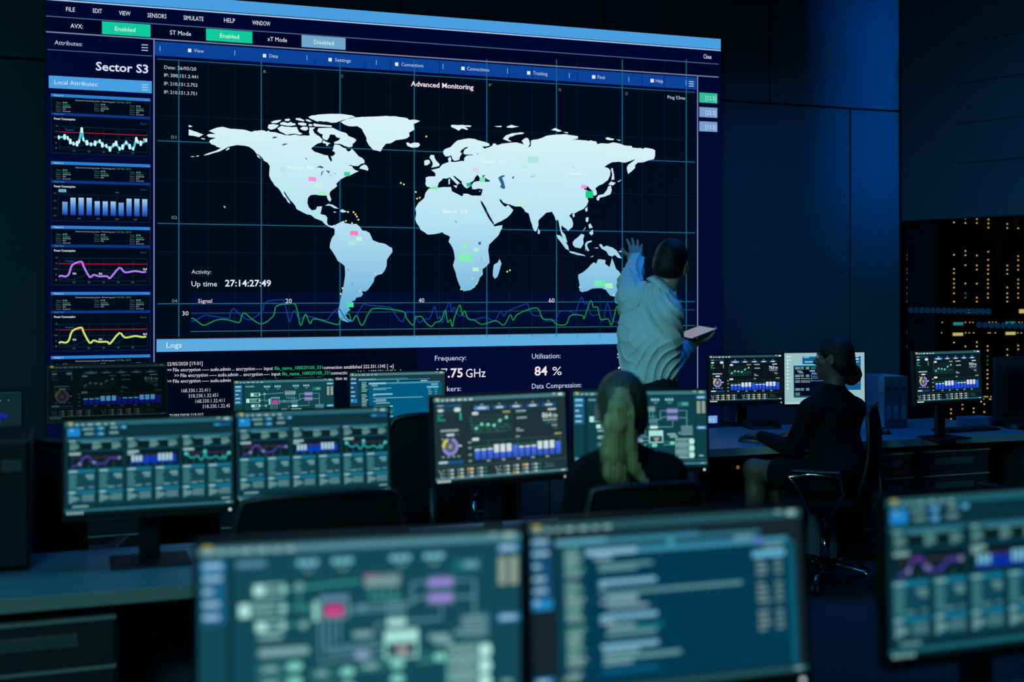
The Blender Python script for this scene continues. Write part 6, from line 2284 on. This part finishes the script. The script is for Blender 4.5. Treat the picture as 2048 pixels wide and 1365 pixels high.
for h_, k_, a_ in thigh:
    f.chain([k_ - (k_ - h_) * 0.4, k_, k_ - U3 * 0.14 - bd_ * 0.012, a_, a_ - U3 * 0.03 + bd_ * 0.02], [0.072, 0.056, 0.055, 0.036, 0.034], 0.03)
f.build('bare_legs', M['skin_dark'], Dk, 1)
eyes(HO, HA, Dk, 0.97)
f = Field(*box_of([HO, m_(1702, 750)], 0.2), 0.004)
f.ell(to_w(HO, HA, (0, -0.014, 0.026)), (0.080, 0.100, 0.103), HA)
f.ell(to_w(HO, HA, (0, -0.05, -0.035)), (0.070, 0.066, 0.065), HA, 0.03)
f.cut(to_w(HO, HA, (0, 0.020, -0.02)), (HA[2] * 0.68 - HA[1] * 0.73).normalized(), 0.02)
for sx in (-1, 1):
    f.ell(to_w(HO, HA, (0.080 * sx, 0.006, -0.014)), (0.022, 0.028, 0.036), HA, 0.01, True)
f.disp(lambda x, y, z: 0.0016 * np.sin(np.arctan2((x - HO.x) * HA[0].x + (y - HO.y) * HA[0].y, z - HO.z) * 40 + 2 * folds(4, 4, 10, 40)(x, y, z)))
f.build('hair', M['hair_black'], Dk, 1)
bc = m_(1701, 749, 0.0)
f = Field(*box_of([bc], 0.1), 0.0035)
f.ell(bc, (0.055, 0.052, 0.058), None, 0.01)
for i in range(9):
    a = 2 * math.pi * i / 9
    f.ell(bc + R3 * 0.03 * math.cos(a) + U3 * 0.034 * math.sin(a) - F3 * 0.02, (0.026, 0.03, 0.026), None, 0.006)
f.cap(m_(1684, 735), bc, 0.04, 0.05, 0.02)
f.disp(lambda x, y, z: 0.003 * folds(41, 8, 60, 160)(x, y, z))
f.build('hair_bun', M['hair_black'], Dk, 1)
lo, hi = box_of([sh_l, sh_r, el_l, el_r, wr_, wr2, hips, m_(1670, 765)] + [t_[1] for t_ in thigh], 0.16)
f = Field(lo, hi, 0.007)
f.chain([m_(1669, 778), m_(1668, 815), m_(1672, 900), hips + U3 * 0.05], [0.055, 0.10, 0.105, 0.14], 0.05)
f.chain([m_(1645, 822, -0.06), m_(1655, 900, -0.05), hips - br_ * 0.06 + U3 * 0.03], [0.075, 0.085, 0.12], 0.05)
f.chain([m_(1690, 822, 0.07), m_(1690, 900, 0.05), hips + br_ * 0.06 + U3 * 0.03], [0.075, 0.085, 0.12], 0.05)
f.chain([m_(1666, 785), sh_l, el_l, wr_ - (wr_ - el_l).normalized() * 0.03], [0.048, 0.062, 0.052, 0.036], 0.035)
f.chain([m_(1670, 785), sh_r, el_r, wr2 - (wr2 - el_r).normalized() * 0.03], [0.048, 0.062, 0.052, 0.036], 0.035)
f.ell(HO - U3 * 0.045, (0.053, 0.055, 0.09), None, 0.01, True)
f.disp(lambda x, y, z: 0.004 * folds(51, 6, 14, 45)(x, y, z))
f.build('top', M['black_cloth'], Dk, 1)
f = Field(*box_of([p_ for t_ in thigh for p_ in t_[:2]] + [hips], 0.16), 0.008)
for h_, k_, a_ in thigh:
    f.chain([h_, h_ + (k_ - h_) * 0.62], [0.12, 0.088], 0.05)
f.build('skirt', M['black_cloth'], Dk, 1)
for h_, k_, a_ in thigh:
    shoe(Dk, a_, bd_, 0.85)
